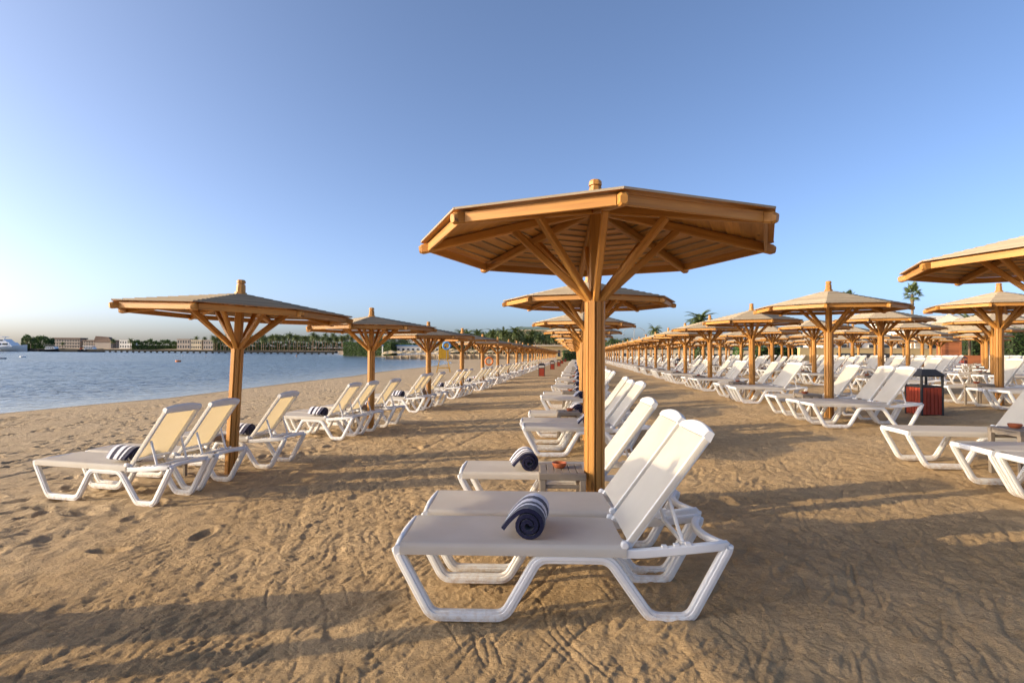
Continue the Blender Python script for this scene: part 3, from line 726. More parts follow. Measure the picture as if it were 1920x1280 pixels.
def add_towel(lx, ly, z, a, u, v, ta, label, sc=1.0):
    o = link('rolled_towel', TOWEL); c = Vector((math.cos(a), math.sin(a), 0)); n = Vector((-math.sin(a), math.cos(a), 0)); p = Vector((lx, ly, z + .444)) + c * (u - 1.0) + n * v
    o.location = p; o.rotation_euler = (0, 0, a + ta); o.scale = (sc, sc, sc); tag(o, label, 'towel', 'rolled navy and white towels'); return o
for d, key, i, j, lx, ly, a, z, words in TW:
    if key == 'M' and i >= 1 and (j in (0, 2) if i < 4 else rnd.random() < .75):
        if (i, j) == (1, 0): add_towel(lx, ly, z, a, .83, .02, math.radians(-8), 'rolled navy and white striped towel with loose end on the lounger before the large parasol', 1.06)
        elif (i, j) == (1, 2): add_towel(lx, ly, z, a, .66, .0, math.radians(6), 'rolled navy striped towel behind the slatted table at the large parasol')
        elif d < 75: add_towel(lx, ly, z, a, .98 + rnd.uniform(-.08, .08), 0, rnd.uniform(-.25, .25), (f'{ORD[j]} lounger\'s navy striped towel under the {count_words(key, i)}' if count_words(key, i) else 'rolled navy striped towel on a lounger far down the second row'))
    if key == 'L' and i >= 1 and j in (0, 2) and d < 60:
        if (i, j) == (1, 0): add_towel(lx, ly, z, a, 1.12, -.02, PI / 2 - .12, 'striped towel rolled lengthwise on the lounger before the leaning parasol post', 1.02)
        elif (i, j) == (1, 2): add_towel(lx, ly, z, a, 1.05, .05, PI * .5 - .1, 'striped towel roll on the lounger just beyond the leaning parasol post')
        else: add_towel(lx, ly, z, a, 1.05, 0, PI * .5 + rnd.uniform(-.2, .2), (f'{ORD[j]} lounger\'s striped towel under the {count_words(key, i)}' if count_words(key, i) else 'striped towel roll on a lounger far down the row beside the sea'))
nt = 0
for d, key, i, x, y, RR, sink, turn, words in slots:
    if not (1 < d < 48) or not -100 < picx(x, y) < 2100: continue
    tx, ty = (x - .36, y - .02) if key[0] != 'R' else (x - .45, y + .0)
    if (key, i) == ('M', 1): tx, ty = x - .30, y + .03
    z = ground_z(tx, ty); t = proto(side_table); t.location = (tx, ty, z); t.rotation_euler = (0, 0, math.radians(turn) + (0 if (key, i) != ('M', 1) else 0))
    m1 = (key, i) == ('M', 1)
    tag(t, 'small taupe slatted side table touching the large parasol post' if m1 else (f'taupe slatted table under the {count_words(key, i)}' if count_words(key, i) else f'small taupe slatted side table by a post of the {words}'), 'table', f'slatted tables of the {words}')
    if d < 32:
        b = link('clay_bowl', BOWL); b.location = (tx - (.02 if m1 else rnd.uniform(-.08, .08)), ty + rnd.uniform(-.05, .05), z + .541)
        tag(b, 'terracotta bowl on the slatted table touching the large parasol post' if m1 else (f'terracotta bowl under the {count_words(key, i)}' if count_words(key, i) else f'terracotta bowl on a slatted table of the {words}'), 'bowl', f'clay bowls of the {words}')
BINS = [(1732, 12.2, 8, 'black roofed litter bin with red slats standing between two inland loungers rows'), (1016, 43, 4, None), (1036, 63, 4, None), (1048, 80, 4, None), (1054, 102, 4, None), (1060, 128, 4, None),
        (1274, 43, 8, 'black roofed red litter bin beyond the third row from the sea'), (1582, 52, 20, 'black roofed red litter bin among the inland loungers, away from the kiosk'), (1806, 56, 30, 'black roofed red litter bin standing by the brown kiosk')]
for px, d, r, lab in BINS:
    p = put(px, d); o = proto(litter_bin); o.location = p; o.rotation_euler = (0, 0, math.radians(r))
    tag(o, lab or 'red slatted litter bin on the walkway between the row beside the sea and the second', 'litter bin', 'red slatted litter bins' if not lab else None)
    if lab and 'group' in o: del o['group']

# ------------------------------------------------------------------ far things: helpers
def hz(px): return 656.5 + .0075 * (px - 960)
def z_at(px, py, d): return CAM_H + (hz(px) - py) * d / F_PX
def pos(px, d, z=None):
    p = put(px, d)
    if z is not None: p.z = z
    return p
def facing(p): return math.atan2(p.y, p.x) - PI / 2          # local +y points away from the camera
MCREAM = plain('cream_render', (.62, .52, .36), .85, .06, .4); MWHITE = plain('white_render', (.74, .71, .64), .8, .05, .3); MBROWN = plain('brown_roof', (.17, .115, .085), .85, .15, .6)
MBEIGE = plain('beige_render', (.40, .34, .28), .85, .08, .4); MGLASS = plain('window_glass', (.05, .06, .07), .12, .1, 3); MGREENR = plain('green_roof', (.17, .24, .22), .7, .1, .5)
MWICK = plain('wicker', (.55, .42, .25), .85, .2, 6); MTHATCH = plain('thatch', (.47, .36, .21), .95, .25, 5); MGREYT = plain('grey_thatch', (.34, .29, .24), .95, .2, 4)
MPIER = plain('dark_pier', (.014, .014, .014), .9, .3, 2); MBOATW = plain('boat_white', (.78, .78, .78), .25, .03, 1); MHULL = plain('dark_hull', (.02, .022, .03), .4, .2, 1)
MYEL = plain('yellow_paint', (.62, .33, .02), .5, .12, 4); MORA = plain('orange_plastic', (.62, .16, .02), .5, .1, 6); MBLUE = plain('blue_paint', (.10, .26, .50), .5, .08, 4); MSKIN = plain('skin', (.30, .17, .11), .6, .1, 6)
MCORE = plain('hedge_core', (.018, .028, .010), .9, .3, 3); MTAN = plain('tan_fabric', (.50, .42, .31), .9, .06, 1.5); MTERC = plain('roof_tile', (.25, .10, .06), .85, .2, 3); MGREY = plain('grey_paint', (.30, .30, .30), .6, .08, 3); MYELW = plain('yellow_render', (.58, .44, .22), .85, .06, .5)

def frond(m, base, az, el, L, n, wid, droop, mi=0):
    d = Vector((math.cos(az), math.sin(az), 0)); sd = Vector((-math.sin(az), math.cos(az), 0)); p = Vector(base); a = el; pts = [p.copy()]
    for i in range(n):
        p = p + (d * math.cos(a) + Vector((0, 0, math.sin(a)))) * (L / n); a -= droop / n * (1 + i / n); pts.append(p.copy())
    for i in range(n):
        t = (i + .5) / n; w = wid * (math.sin(PI * min(1, t * .9 + .12)) ** .7); c = (pts[i] + pts[i + 1]) / 2; tt = (pts[i + 1] - pts[i])
        for s_ in (-1, 1):
            tip = c + sd * s_ * w + tt * 1.1 + Vector((0, 0, -w * .45 + rnd.uniform(-.05, .05) * w)); b0 = pts[i] ; b1 = pts[i] + tt * .62
            i0 = len(m.v); m.v += [tuple(b0), tuple(b1), tuple(tip)]; m.face((i0, i0 + 1, i0 + 2), None, mi)
            tip2 = tip + tt * .5; b2 = pts[i] + tt * .5; b3 = pts[i] + tt * 1.15; i0 = len(m.v); m.v += [tuple(b2), tuple(b3), tuple(tip2)]; m.face((i0, i0 + 1, i0 + 2), None, mi)
def date_palm(var):
    """8 m tall feather palm"""
    root = empty('palm_tree'); t = MB(); pr = [(.24, -.3), (.21, .3)]; H = 6.2
    for k in range(1, 15): pr += [(.17 if k % 2 else .195, .3 + (H - .3) * k / 14)]
    t.lathe(pr, 8); t.build('trunk', MWP, root); c = MB(); nf = 34 + var * 5
    for k in range(nf):
        q = k / nf; el = 1.35 - 1.75 * q + rnd.uniform(-.15, .15); frond(c, (0, 0, H), k * 2.399 + rnd.uniform(-.2, .2), el, 2.6 + rnd.uniform(-.4, .3), 11, .46, 1.1 + rnd.uniform(-.2, .5))
    c.build('crown', MPALM, root); return root
def fan_palm(var):
    root = empty('fan_palm_tree'); t = MB(); H = 6.6; pr = [(.26, -.3), (.22, .4)]
    for k in range(1, 20): pr += [(.15 if k % 2 else .19, .4 + (H - .4) * k / 19)]
    t.lathe(pr, 9); t.build('trunk', MWP, root); sk = MB(); sk.lathe([(.17, H - 1.1), (.26, H - .9), (.2, H - .75), (.28, H - .5), (.22, H - .3), (.2, H)], 9, (0, 0, 0), 0, False); sk.build('frond_stubs', MSKIRT, root); c = MB()
    for k in range(22):
        az = k * 2.399; el = 1.3 - 1.7 * k / 22 + rnd.uniform(-.1, .1); d = Vector((math.cos(az) * math.cos(el), math.sin(az) * math.cos(el), math.sin(el))); b = Vector((0, 0, H)); hub = b + d * rnd.uniform(.6, .95)
        c.prism(b, hub, .03, .02); sd = d.cross(Vector((0, 0, 1))).normalized(); u = sd.cross(d)
        for j in range(15):
            a = (j - 7) / 7 * 1.75; L = .85 * (1 - .25 * abs(a) / 1.75); e = (d * math.cos(a) + sd * math.sin(a)); w = d.cross(u).normalized() * .0 + (d * -math.sin(a) + sd * math.cos(a)) * .055
            tip = hub + e * L + Vector((0, 0, -.22 * L - .1 * abs(a))) ; md = hub + e * L * .55 + Vector((0, 0, -.03)); i0 = len(c.v); c.v += [tuple(hub), tuple(md + w), tuple(tip), tuple(md - w)]; c.face((i0, i0 + 1, i0 + 2, i0 + 3))
    c.build('crown', MPALM, root); return root
def leafy(m, centre, rad, n, size, flat=1.0):
    cx, cy, cz = centre
    for k in range(n):
        v = Vector((rnd.gauss(0, 1), rnd.gauss(0, 1), rnd.gauss(0, 1))).normalized(); r = rnd.uniform(.72, 1.04); p = Vector((cx + v.x * rad[0] * r, cy + v.y * rad[1] * r, cz + v.z * rad[2] * r))
        a = Vector((rnd.gauss(0, 1), rnd.gauss(0, 1), rnd.gauss(0, .6))).normalized(); b = a.cross(v + Vector((.01, .02, .3))).normalized(); s_ = size * rnd.uniform(.6, 1.3)
        m.quad(p - a * s_, p - b * s_ * .5, p + a * s_, p + b * s_ * .5)
UNEV = .0
def leaf_box(m, L, D, H, n, size):
    """hedge of loose leaves: box with uneven sides"""
    for k in range(n):
        f = rnd.random(); x = rnd.uniform(-L / 2, L / 2)
        if f < .45: y, z = -D / 2 + rnd.gauss(.04, .13) + .10 * math.sin(x * 2.1) , rnd.uniform(0, H)
        elif f < .85: y, z = rnd.uniform(-D / 2, D / 2), H * (1 + UNEV * (math.sin(x * .31) + .8 * math.sin(x * .83 + 1) + .6 * math.sin(x * 1.9 + 2) - .6)) + rnd.gauss(0, .10 + UNEV * H * .3)
        else: y, z = rnd.uniform(-D / 2, D / 2), rnd.uniform(0, H); x = (L / 2 if rnd.random() < .5 else -L / 2) + rnd.gauss(0, .06)
        p = Vector((x, y, z)); a = Vector((rnd.gauss(0, 1), rnd.gauss(0, 1), rnd.gauss(0, 1))).normalized(); b = a.orthogonal().normalized(); s_ = size * rnd.uniform(.6, 1.4)
        m.quad(p - a * s_, p - b * s_ * .55, p + a * s_, p + b * s_ * .55)
def hedge(px0, px1, d, ytop, label, D=2.0, size=.22, dens=26, name='hedge', d1=None):
    a = put(px0, d); b = put(px1, d1 or d); c = (a + b) / 2; L = (b - a).length; H = max(.6, z_at((px0 + px1) / 2, ytop, (d + (d1 or d)) / 2) - c.z)
    root = empty(name, c, math.atan2((b - a).y, (b - a).x)); m = MB(); core = MB(); core.box((-L / 2 + .1, -D / 2 + .22, 0), (L / 2 - .1, D / 2 - .22, (H - .28) * (1 - 3 * UNEV)))
    leaf_box(m, L, D, H, int(min(9000, dens * L * (H + D))), size); core.build('dark_core', MCORE, root); m.build('foliage', MHEDGE, root); tag(root, label, 'hedge'); return root  # inner box: one solid near-black green filler behind the loose leaves
def tree(px, d, ytop, w, label, trunk=.25):
    p = put(px, d); H = z_at(px, ytop, d) - p.z; root = empty('leafy_tree', p); t = MB(); t.lathe([(trunk, -.2), (trunk * .7, H * .3), (trunk * .4, H * .62)], 8)
    for k in range(5): a = k * 1.3; t.prism((0, 0, H * .35), (math.cos(a) * w * .5, math.sin(a) * w * .5, H * .68), trunk * .5, trunk * .5, (0, 0, 1), 0, w1=.05, h1=.05)
    t.build('trunk', MWP, root); m = MB()
    for k in range(11):
        a = rnd.uniform(0, 6.3); r = w * rnd.uniform(.1, .68); leafy(m, (math.cos(a) * r, math.sin(a) * r, H * rnd.uniform(.5, .82)), (w * .42, w * .42, H * .2), 170, .22)
    m.build('crown', MHEDGE, root); tag(root, label, 'tree'); return root
def palm_at(px, d, ytop, label, group, fan=False, var=None, wid=None):
    p = put(px, d); H = z_at(px, ytop, d) - p.z; o = proto(fan_palm if fan else date_palm, rnd.randint(0, 2) if var is None else var); o.location = p; s_ = H / (8.0 if not fan else 7.6)
    w = max(.8, min(1.7, s_)) * rnd.uniform(.9, 1.15); w = wid or w; o.scale = (w, w, s_); o.rotation_euler = (0, 0, rnd.uniform(0, 6.3)); tag(o, label, 'palm tree', group)
    if not group and 'group' in o: del o['group']
    return o

# palms on the far shore and behind the rows
for k in range(52):
    px = 404 + k * 5.0 + rnd.uniform(-2, 2); d = rnd.uniform(470, 540)
    palm_at(px, d, 631 - 6 * rnd.random() - (7 if rnd.random() < .12 else 0), 'feather palm in the dense grove along the far shore', 'palms of the far shore grove')
for px, yt in ((50, 631), (58, 631), (368, 629), (384, 630), (399, 627), (118, 640), (212, 634), (245, 633)): palm_at(px, 690, yt, 'slender palm standing by the buildings on the far shore', 'palms by the far shore buildings')
for k in range(44):
    px = 868 + k * 4.9 + rnd.uniform(-3, 3)
    palm_at(px, rnd.uniform(172, 205), 630 - 16 * rnd.random(), 'feather palm in the grove behind the end of the rows', 'palms behind the end of the rows')
for px, yt in ((944, 613), (966, 610), (1010, 622), (1036, 624)): palm_at(px, 170, yt, 'tall feather palm rising above the grove at the end of the rows', 'tall palms at the end of the rows')
for k in range(20):
    px = 1095 + k * 12 + rnd.uniform(-5, 5); palm_at(px, rnd.uniform(150, 175), 638 - 10 * rnd.random(), 'feather palm in the grove behind the inland rows', 'palms behind the inland rows')
palm_at(1228, 165, 607, 'feather palm behind the inland parasols, lower of the pair standing clear of the roofs', None)
palm_at(1314, 150, 580, 'tall feather palm with shaggy crown rising beyond the third row of parasols', None, var=1); palm_at(1306, 152, 592, 'shorter feather palm leaning against the tall shaggy one beyond the parasols', None, var=0)
palm_at(1711, 72, 533, 'lone fan palm with bare ringed trunk rising before the white restaurant wall', None, True, 0, .85)
palm_at(1590, 74, 548, 'fan palm whose crown just tops the parasol left of the lone fan palm', None, True, 1, .9); palm_at(1818, 62, 583, 'feather palm spreading in front of the white restaurant wall', None, var=2)
palm_at(1655, 66, 596, 'small fan palm half hidden by inland parasols near the bar counter', None, True, 1)

# hedges and trees
UNEV = .16
hedge(45, 98, 720, 634, 'dark clipped hedge of trees between the yacht and the far hotel', 8, 1.0, 3); hedge(250, 356, 700, 640, 'long green hedge on the far shore between hotel and yellow house', 5, .9, 3); hedge(404, 660, 545, 642, 'dark green belt of bushes beneath the far palm grove', 6, .9, 2.2)
UNEV = .02
hedge(651, 740, 232, 642.5, 'dense clipped green hedge where the bay ends', 4, .3, 16, d1=215); hedge(735, 1000, 240, 645, 'low dark hedge behind the straw parasols of the next beach', 3, .35, 6)
for px, yt, w in ((690, 626, 5), (712, 622, 5.5), (735, 624, 5), (758, 630, 4)): tree(px, 255, yt, w, {690: 'bushy green tree rising out of the clipped hedge', 712: 'tallest bushy green tree above the clipped hedge', 735: 'bushy green tree beside the white house gable', 758: 'smaller green tree before the cream house'}[px])
UNEV = .1
hedge(1095, 1420, 150, 644, 'long dark hedge closing the view behind the inland rows', 3, .3, 7); hedge(1415, 1545, 74, 634, 'tall dark green hedge behind the inland loungers left of the bar', 2.4, .2, 30)
UNEV = .03
hedge(1812, 1838, 66, 628, 'glossy green hedge beside the brown kiosk', 2, .16, 60); hedge(1884, 2010, 58, 618, 'broad glossy green hedge behind the white cafe chairs', 2.2, .16, 55)
hedge(1056, 1082, 142, 658, 'rounded low bushes at the end of the sand walkway', 3, .25, 22)
p = put(1312, 92); o = empty('topiary_bush', p); m = MB(); leafy(m, (0, 0, 1.3), (1.0, 1.0, 1.2), 900, .16); m.build('foliage', MHEDGE, o); t = MB(); t.lathe([(.1, -.1), (.08, .6)], 8); t.build('trunk', MWP, o); tag(o, 'round clipped topiary bush behind the inland loungers', 'bush')
p = put(1384, 80); o = empty('topiary_bush', p); m = MB(); leafy(m, (0, 0, 1.4), (.75, .75, 1.7), 900, .13); m.build('foliage', leaf('bright_leaf', (.07, .17, .02), (.13, .26, .04)), o); t = MB(); t.lathe([(.1, -.1), (.08, .6)], 8); t.build('trunk', MWP, o); tag(o, 'bright green upright bush behind the inland loungers', 'bush')

# ------------------------------------------------------------------ buildings
def building(name, px0, px1, d, ytop, label, wall, floors=2, bays=8, depth_=10, roof=None, roof_h=.6, over=.5, band=False, cat='building', ybot=None):
    c = put((px0 + px1) / 2, d); L = (px1 - px0) / F_PX * d; H = z_at((px0 + px1) / 2, ytop, d) - c.z; ang = math.radians(6.65)
    root = empty(name, c, ang); w = MB(); Hw = H - roof_h; w.box((-L / 2, 0, -1.5), (L / 2, depth_, Hw)); wo = w.build('wall', wall, root)
    r = MB(); r.box((-L / 2 - over, -over, Hw), (L / 2 + over, depth_ + over, Hw + roof_h)); r.build('roof', roof or wall, root)
    fh = Hw / floors; bw = L / bays
    for f in range(floors):
        if band: m = MB(); m.box((-L / 2 - .2, -1.1, f * fh + fh - .5), (L / 2 + .2, 0, f * fh + fh - .12)); m.build('balcony_slab', wall, root)
        for b in range(bays):
            x = -L / 2 + bw * (b + .5); z0 = f * fh + fh * .22; z1 = f * fh + fh * .74
            m = MB(); m.box((x - bw * .3, -.06, z0), (x + bw * .3, .05, z1)); wi = m.build('window', wall, root); m = MB(); m.box((x - bw * .24, -.10, z0 + .08), (x + bw * .24, -.055, z1 - .08)); m.build('pane', MGLASS, wi)
    tag(root, label, cat); return root
b1 = building('hotel', 100, 150, 900, 633, 'low brown hotel block with flat dark roof across the bay', MBEIGE, 3, 10, 14, MBROWN, 2.2, 1.5, True)
building('hotel', 156, 243, 900, 637.5, 'long brown hotel with sloping gable roof across the bay', MBEIGE, 3, 18, 14, MBROWN, 1.6, 1.5, True)
p = put(193, 893); o = empty('hotel_pavilion', p, .116); m = MB(); L = 26; z0 = z_at(193, 641, 893) - p.z; z1 = z_at(193, 630, 893) - p.z
m.box((-L / 2, 0, -1), (L / 2, 9, z0)); m.build('wall', MBEIGE, o); m = MB(); m.hexa([(-L / 2 - 2, -1, z0), (L / 2 + 3, -1, z0), (L / 2 + 3, 10, z0), (-L / 2 - 2, 10, z0)], [(-L / 2 + 1, 0, z1), (L / 2 - 5, 1, z1 - 1.6), (L / 2 - 5, 8, z1 - 1.6), (-L / 2 + 1, 9, z1)]); m.build('roof', MBROWN, o); tag(o, 'taller hotel wing with slanted brown roof across the bay', 'building')
building('house', 224, 252, 860, 637, 'small cream building at the end of the long brown hotel', MWHITE, 2, 6, 10); building('house', 358, 378, 640, 637, 'pale yellow villa with arched windows on the far shore', MCREAM, 2, 5, 9); building('house', 381, 404, 640, 637, 'cream villa beside the pale yellow one on the far shore', MBEIGE, 2, 5, 9)
building('house', 332, 356, 690, 635, 'grey beige house left of the pale yellow villa', MBEIGE, 2, 5, 9); building('house', 410, 428, 600, 639.5, 'white cube house peeking through the far palms', MWHITE, 2, 3, 8)
building('house', 764, 781, 262, 633.5, 'white gabled house behind the hedge at the bay end', MWHITE, 1, 2, 6); building('house', 782, 812, 262, 636.5, 'cream flat roofed house behind the lifeguard chair', MCREAM, 1, 3, 6)
building('hotel', 972, 1052, 260, 613, 'cream hotel with green roof rising above the palms', MCREAM, 4, 7, 14, MGREENR, 1.2, 1.0, True)
o = building('beach_pavilion', 716, 842, 216, 647, 'long low white beach pavilion with blue roof edge', MWHITE, 1, 14, 5, MBLUE, .35, .5)
building('pergola_building', 1004, 1082, 160, 646.5, 'yellow shaded terrace at the end of the sand walkway', MYELW, 1, 8, 6, MTAN, .4, .8)
building('garden_wall', 1135, 1420, 128, 656, 'long pale garden wall behind the inland rows', MCREAM, 1, 20, 1, MCREAM, .2, .1, cat='wall')
# restaurant at the right
def restaurant():
    d = 84; a = math.radians(3); c = put(1850, d); root = empty('beach_restaurant', c, a); L = 32
    zt = z_at(1800, 581, d) - c.z
    m = MB(); m.hexa([(-L / 2 + 5.6, 0, -1), (L / 2, 0, -1), (L / 2, 12, -1), (-L / 2 + 5.6, 12, -1)], [(-L / 2 + 5.6, 0, zt - 1.0), (L / 2, 0, zt), (L / 2, 12, zt), (-L / 2 + 5.6, 12, zt - 1.0)]); m.build('wall', MWHITE, root)
    for x in (-5.6, 2.6, 10.5):
        m = MB(); m.box((x - .12, -.35, 0), (x + .12, 0, zt - .6)); m.build('pilaster', MWHITE, root)
    for k in range(9): m = MB(); x = -9 + k * 2.7; m.box((x, -.3, zt - .35 - .03 * (8 - k)), (x + 1.0, .3, zt + .08 - .03 * (8 - k))); m.build('roof_tile', MTERC, root)
    # hanging shade sails
    for x0, x1, za, zb in ((-10.2, -5.7, zt - 3.4, zt - .9), (-5.2, 2.0, zt - 2.6, zt - 2.2), (3.0, 11, zt - 2.4, zt - 2.0)):
        m = MB(); rows = []
        for i in range(9):
            t = i / 8; x = x0 + (x1 - x0) * t; z = za + (zb - za) * t - .8 * t * (1 - t); rows.append([(x, -.1, z + .25), (x, -2.2, z - .35 - .3 * math.sin(PI * t)), (x, -4.2, z - 1.2)])
        m.grid(rows); m.build('shade_sail', MTAN, root)
    for x in (-9.5, -1.6, 6.4, 12): m = MB(); m.lathe([(.09, 0), (.08, 4.6)], 8, (x, -4.1, 0)); m.build('sail_post', MGREY, root)
    m = MB(); m.box((-12.2, -2.0, 2.9), (14, -.4, 3.2)); m.build('lintel', MBEIGE, root)
    for k in range(7): m = MB(); x = -8.6 + k * 3.2; m.box((x, -.12, .3), (x + 2.2, -.02, 2.8)); m.build('window', MGLASS, root)
    tag(root, 'white beach restaurant with tan shade sails behind the inland parasols', 'restaurant')
restaurant()
building('bar_counter', 1500, 1762, 66, 652, 'long low yellow bar counter wall behind the inland loungers', MYELW, 1, 1, .6, MCREAM, .08, .06, cat='bar counter')
building('bar_building', 1545, 1700, 86, 628, 'white flat bar building behind the yellow counter', MWHITE, 1, 6, 6, MBEIGE, .4, .8)
def kiosk():
    c = put(1777, 60); root = empty('kiosk', c, math.radians(-14)); W, D, H = 1.6, 1.6, z_at(1780, 634, 60) - c.z
    m = MB(); m.box((-W / 2 + .02, -D / 2 + .02, 0), (W / 2 - .02, D / 2 - .02, H - .05)); m.build('wall', MKIOSK, root); nb = 12
    for k in range(nb):
        m = MB(); z = H * k / nb; m.box((-W / 2, -D / 2 - .03, z + .01), (W / 2, -D / 2 + .02, z + H / nb - .015)); m.build('plank', MKIOSK, root)
    m = MB(); m.box((W / 2 - .02, -D / 2 - .06, -.1), (W / 2 + .16, -D / 2 + .14, H + 1.6)); m.build('corner_post', MKIOSK, root)
    m = MB(); m.hexa([(-2.4, -2.2, H + .55), (2.6, -2.2, H + .55), (2.6, 2.2, H + .55), (-2.4, 2.2, H + .55)], [(-1.2, -.3, H + 1.7), (1.4, -.3, H + 1.7), (1.4, .3, H + 1.7), (-1.2, .3, H + 1.7)]); m.build('roof', MTHATCH, root)
    m = MB(); m.box((W / 2 + .2, -D / 2, 0), (W / 2 + 4.4, -D / 2 + .5, 1.15)); m.build('counter', MKIOSK, root)
    for x in (-2.0, 2.3): m = MB(); m.box((x - .06, -1.9, 0), (x + .06, -1.78, H + .58)); m.build('roof_post', MKIOSK, root)
    tag(root, 'brown plank beach kiosk with hipped thatch roof', 'kiosk')
kiosk()
def cafe_chair():
    root = empty('cafe_chair')
    for x in (-.25, .25):
        for y in (-.24, .24): m = MB(); m.prism((x, y, 0), (x, y, .46 if y < 0 else .86), .035, .035, (0, 1, 0)); m.build('leg', MPL, root)
        m = MB(); m.prism((x, -.26, .64), (x, .26, .64), .04, .03); m.build('armrest', MPL, root)
    m = MB(); m.box((-.24, -.25, .42), (.24, .25, .46)); m.build('seat', MTAN, root); m = MB(); m.box((-.24, .225, .5), (.24, .255, .86)); m.build('backrest', MTAN, root); return root
for k in range(16):
    px = 1606 + k * 11.2 + rnd.uniform(-3, 3) if k < 12 else 1890 + (k - 12) * 13; o = proto(cafe_chair); o.location = put(px, 61 + rnd.uniform(-1.5, 1.5) if k < 12 else 50); o.rotation_euler = (0, 0, rnd.uniform(0, 6.3))
    tag(o, 'white framed cafe chair standing by the yellow bar counter' if k < 12 else 'white framed cafe chair in front of the broad glossy hedge', 'chair', 'cafe chairs by the bar counter' if k < 12 else 'cafe chairs by the glossy hedge')

# ------------------------------------------------------------------ next beach: straw parasols and wicker windbreaks
def straw_parasol():
    root = empty('straw_parasol'); m = MB(); m.lathe([(.05, -.2), (.045, 2.2)], 6); m.build('pole', MWP, root); m = MB(); m.lathe([(1.5, 1.92), (1.52, 2.0), (.8, 2.3), (.05, 2.55)], 12, (0, 0, 0), 0, False); m.build('canopy', MTHATCH, root); return root
def windbreak():
    root = empty('wicker_windbreak'); 
    for a, b in (((-1.0, .8), (-1.0, -.8)), ((-1.0, .8), (1.0, .8)), ((1.0, .8), (1.0, -.8))): m = MB(); m.prism((*a, .65), (*b, .65), .06, 1.3); m.build('panel', MWICK, root)
    return root
for r, (d, y0) in enumerate(((168, 0), (180, 0), (192, 0))):
    for k in range(15):
        px = 722 + r * 5 + k * 16.5 + rnd.uniform(-3, 3)
        if px > 985: continue
        o = proto(straw_parasol); o.location = put(px, d); o.scale = (1, 1, rnd.uniform(.95, 1.08)); tag(o, 'straw parasol on the next beach beyond the bay end', 'parasol', 'straw parasols of the next beach')
        if r == 0: o = proto(windbreak); o.location = put(px + 6, d - 4); o.rotation_euler = (0, 0, rnd.uniform(-.4, .4)); tag(o, 'beige wicker windbreak among the straw parasols of the next beach', 'windbreak', 'wicker windbreaks of the next beach')
FARP = MB(); FARP.lathe([(.08, -.2), (.08, 2.2)], 5); FARP.lathe([(1.9, 1.9), (1.9, 2.05), (.1, 2.9)], 8, (0, 0, 0), 0, False); FARM = FARP.mesh('far_parasol', MGREYT)
for k in range(84):
    px = 242 + k * 4.95 + rnd.uniform(-1.5, 1.5); o = link('far_parasol', FARM); t = (px - 242) / 410; o.location = put(px, (790 - 300 * t) + rnd.uniform(-12, 25)); o.scale = (1.15,) * 3; tag(o, 'grey straw parasol on the far shore below the palms', 'parasol', 'straw parasols of the far shore')

# ------------------------------------------------------------------ pier, boats, buoys, swimmers
pa, pb = pos(-60, 352, 0), pos(631, 296, 0); root = empty('pier', (pa.x, pa.y, ZW)); dv = pb - pa; dv.z = 0; PL = dv.length; dv.normalize()
def pl(s_, z): q = dv * s_; return (q.x, q.y, z)
m = MB(); m.prism(pl(0, 1.15), pl(PL, 1.15), 2.8, 1.1); m.build('deck', MPIER, root)
np_ = 62
for k in range(np_):
    m = MB(); s_ = PL * (k + .5) / np_; m.prism(pl(s_, -1.5), pl(s_, .9), .8, .8, (0, 1, 0)); m.build('pile', MPIER, root)
for k in range(24):
    m = MB(); s_ = PL * (k + .3) / 24; m.prism(pl(s_, 1.1), pl(s_, 2.1), .10, .10, (0, 1, 0)); m.build('railing_post', MPIER, root)
m = MB(); m.prism(pl(PL * .0, .15), pl(PL * .36, .15), 1.6, 1.9); m.build('fender_wall', MPIER, root)
tag(root, 'long dark pier on piles stretching across the bay', 'pier')
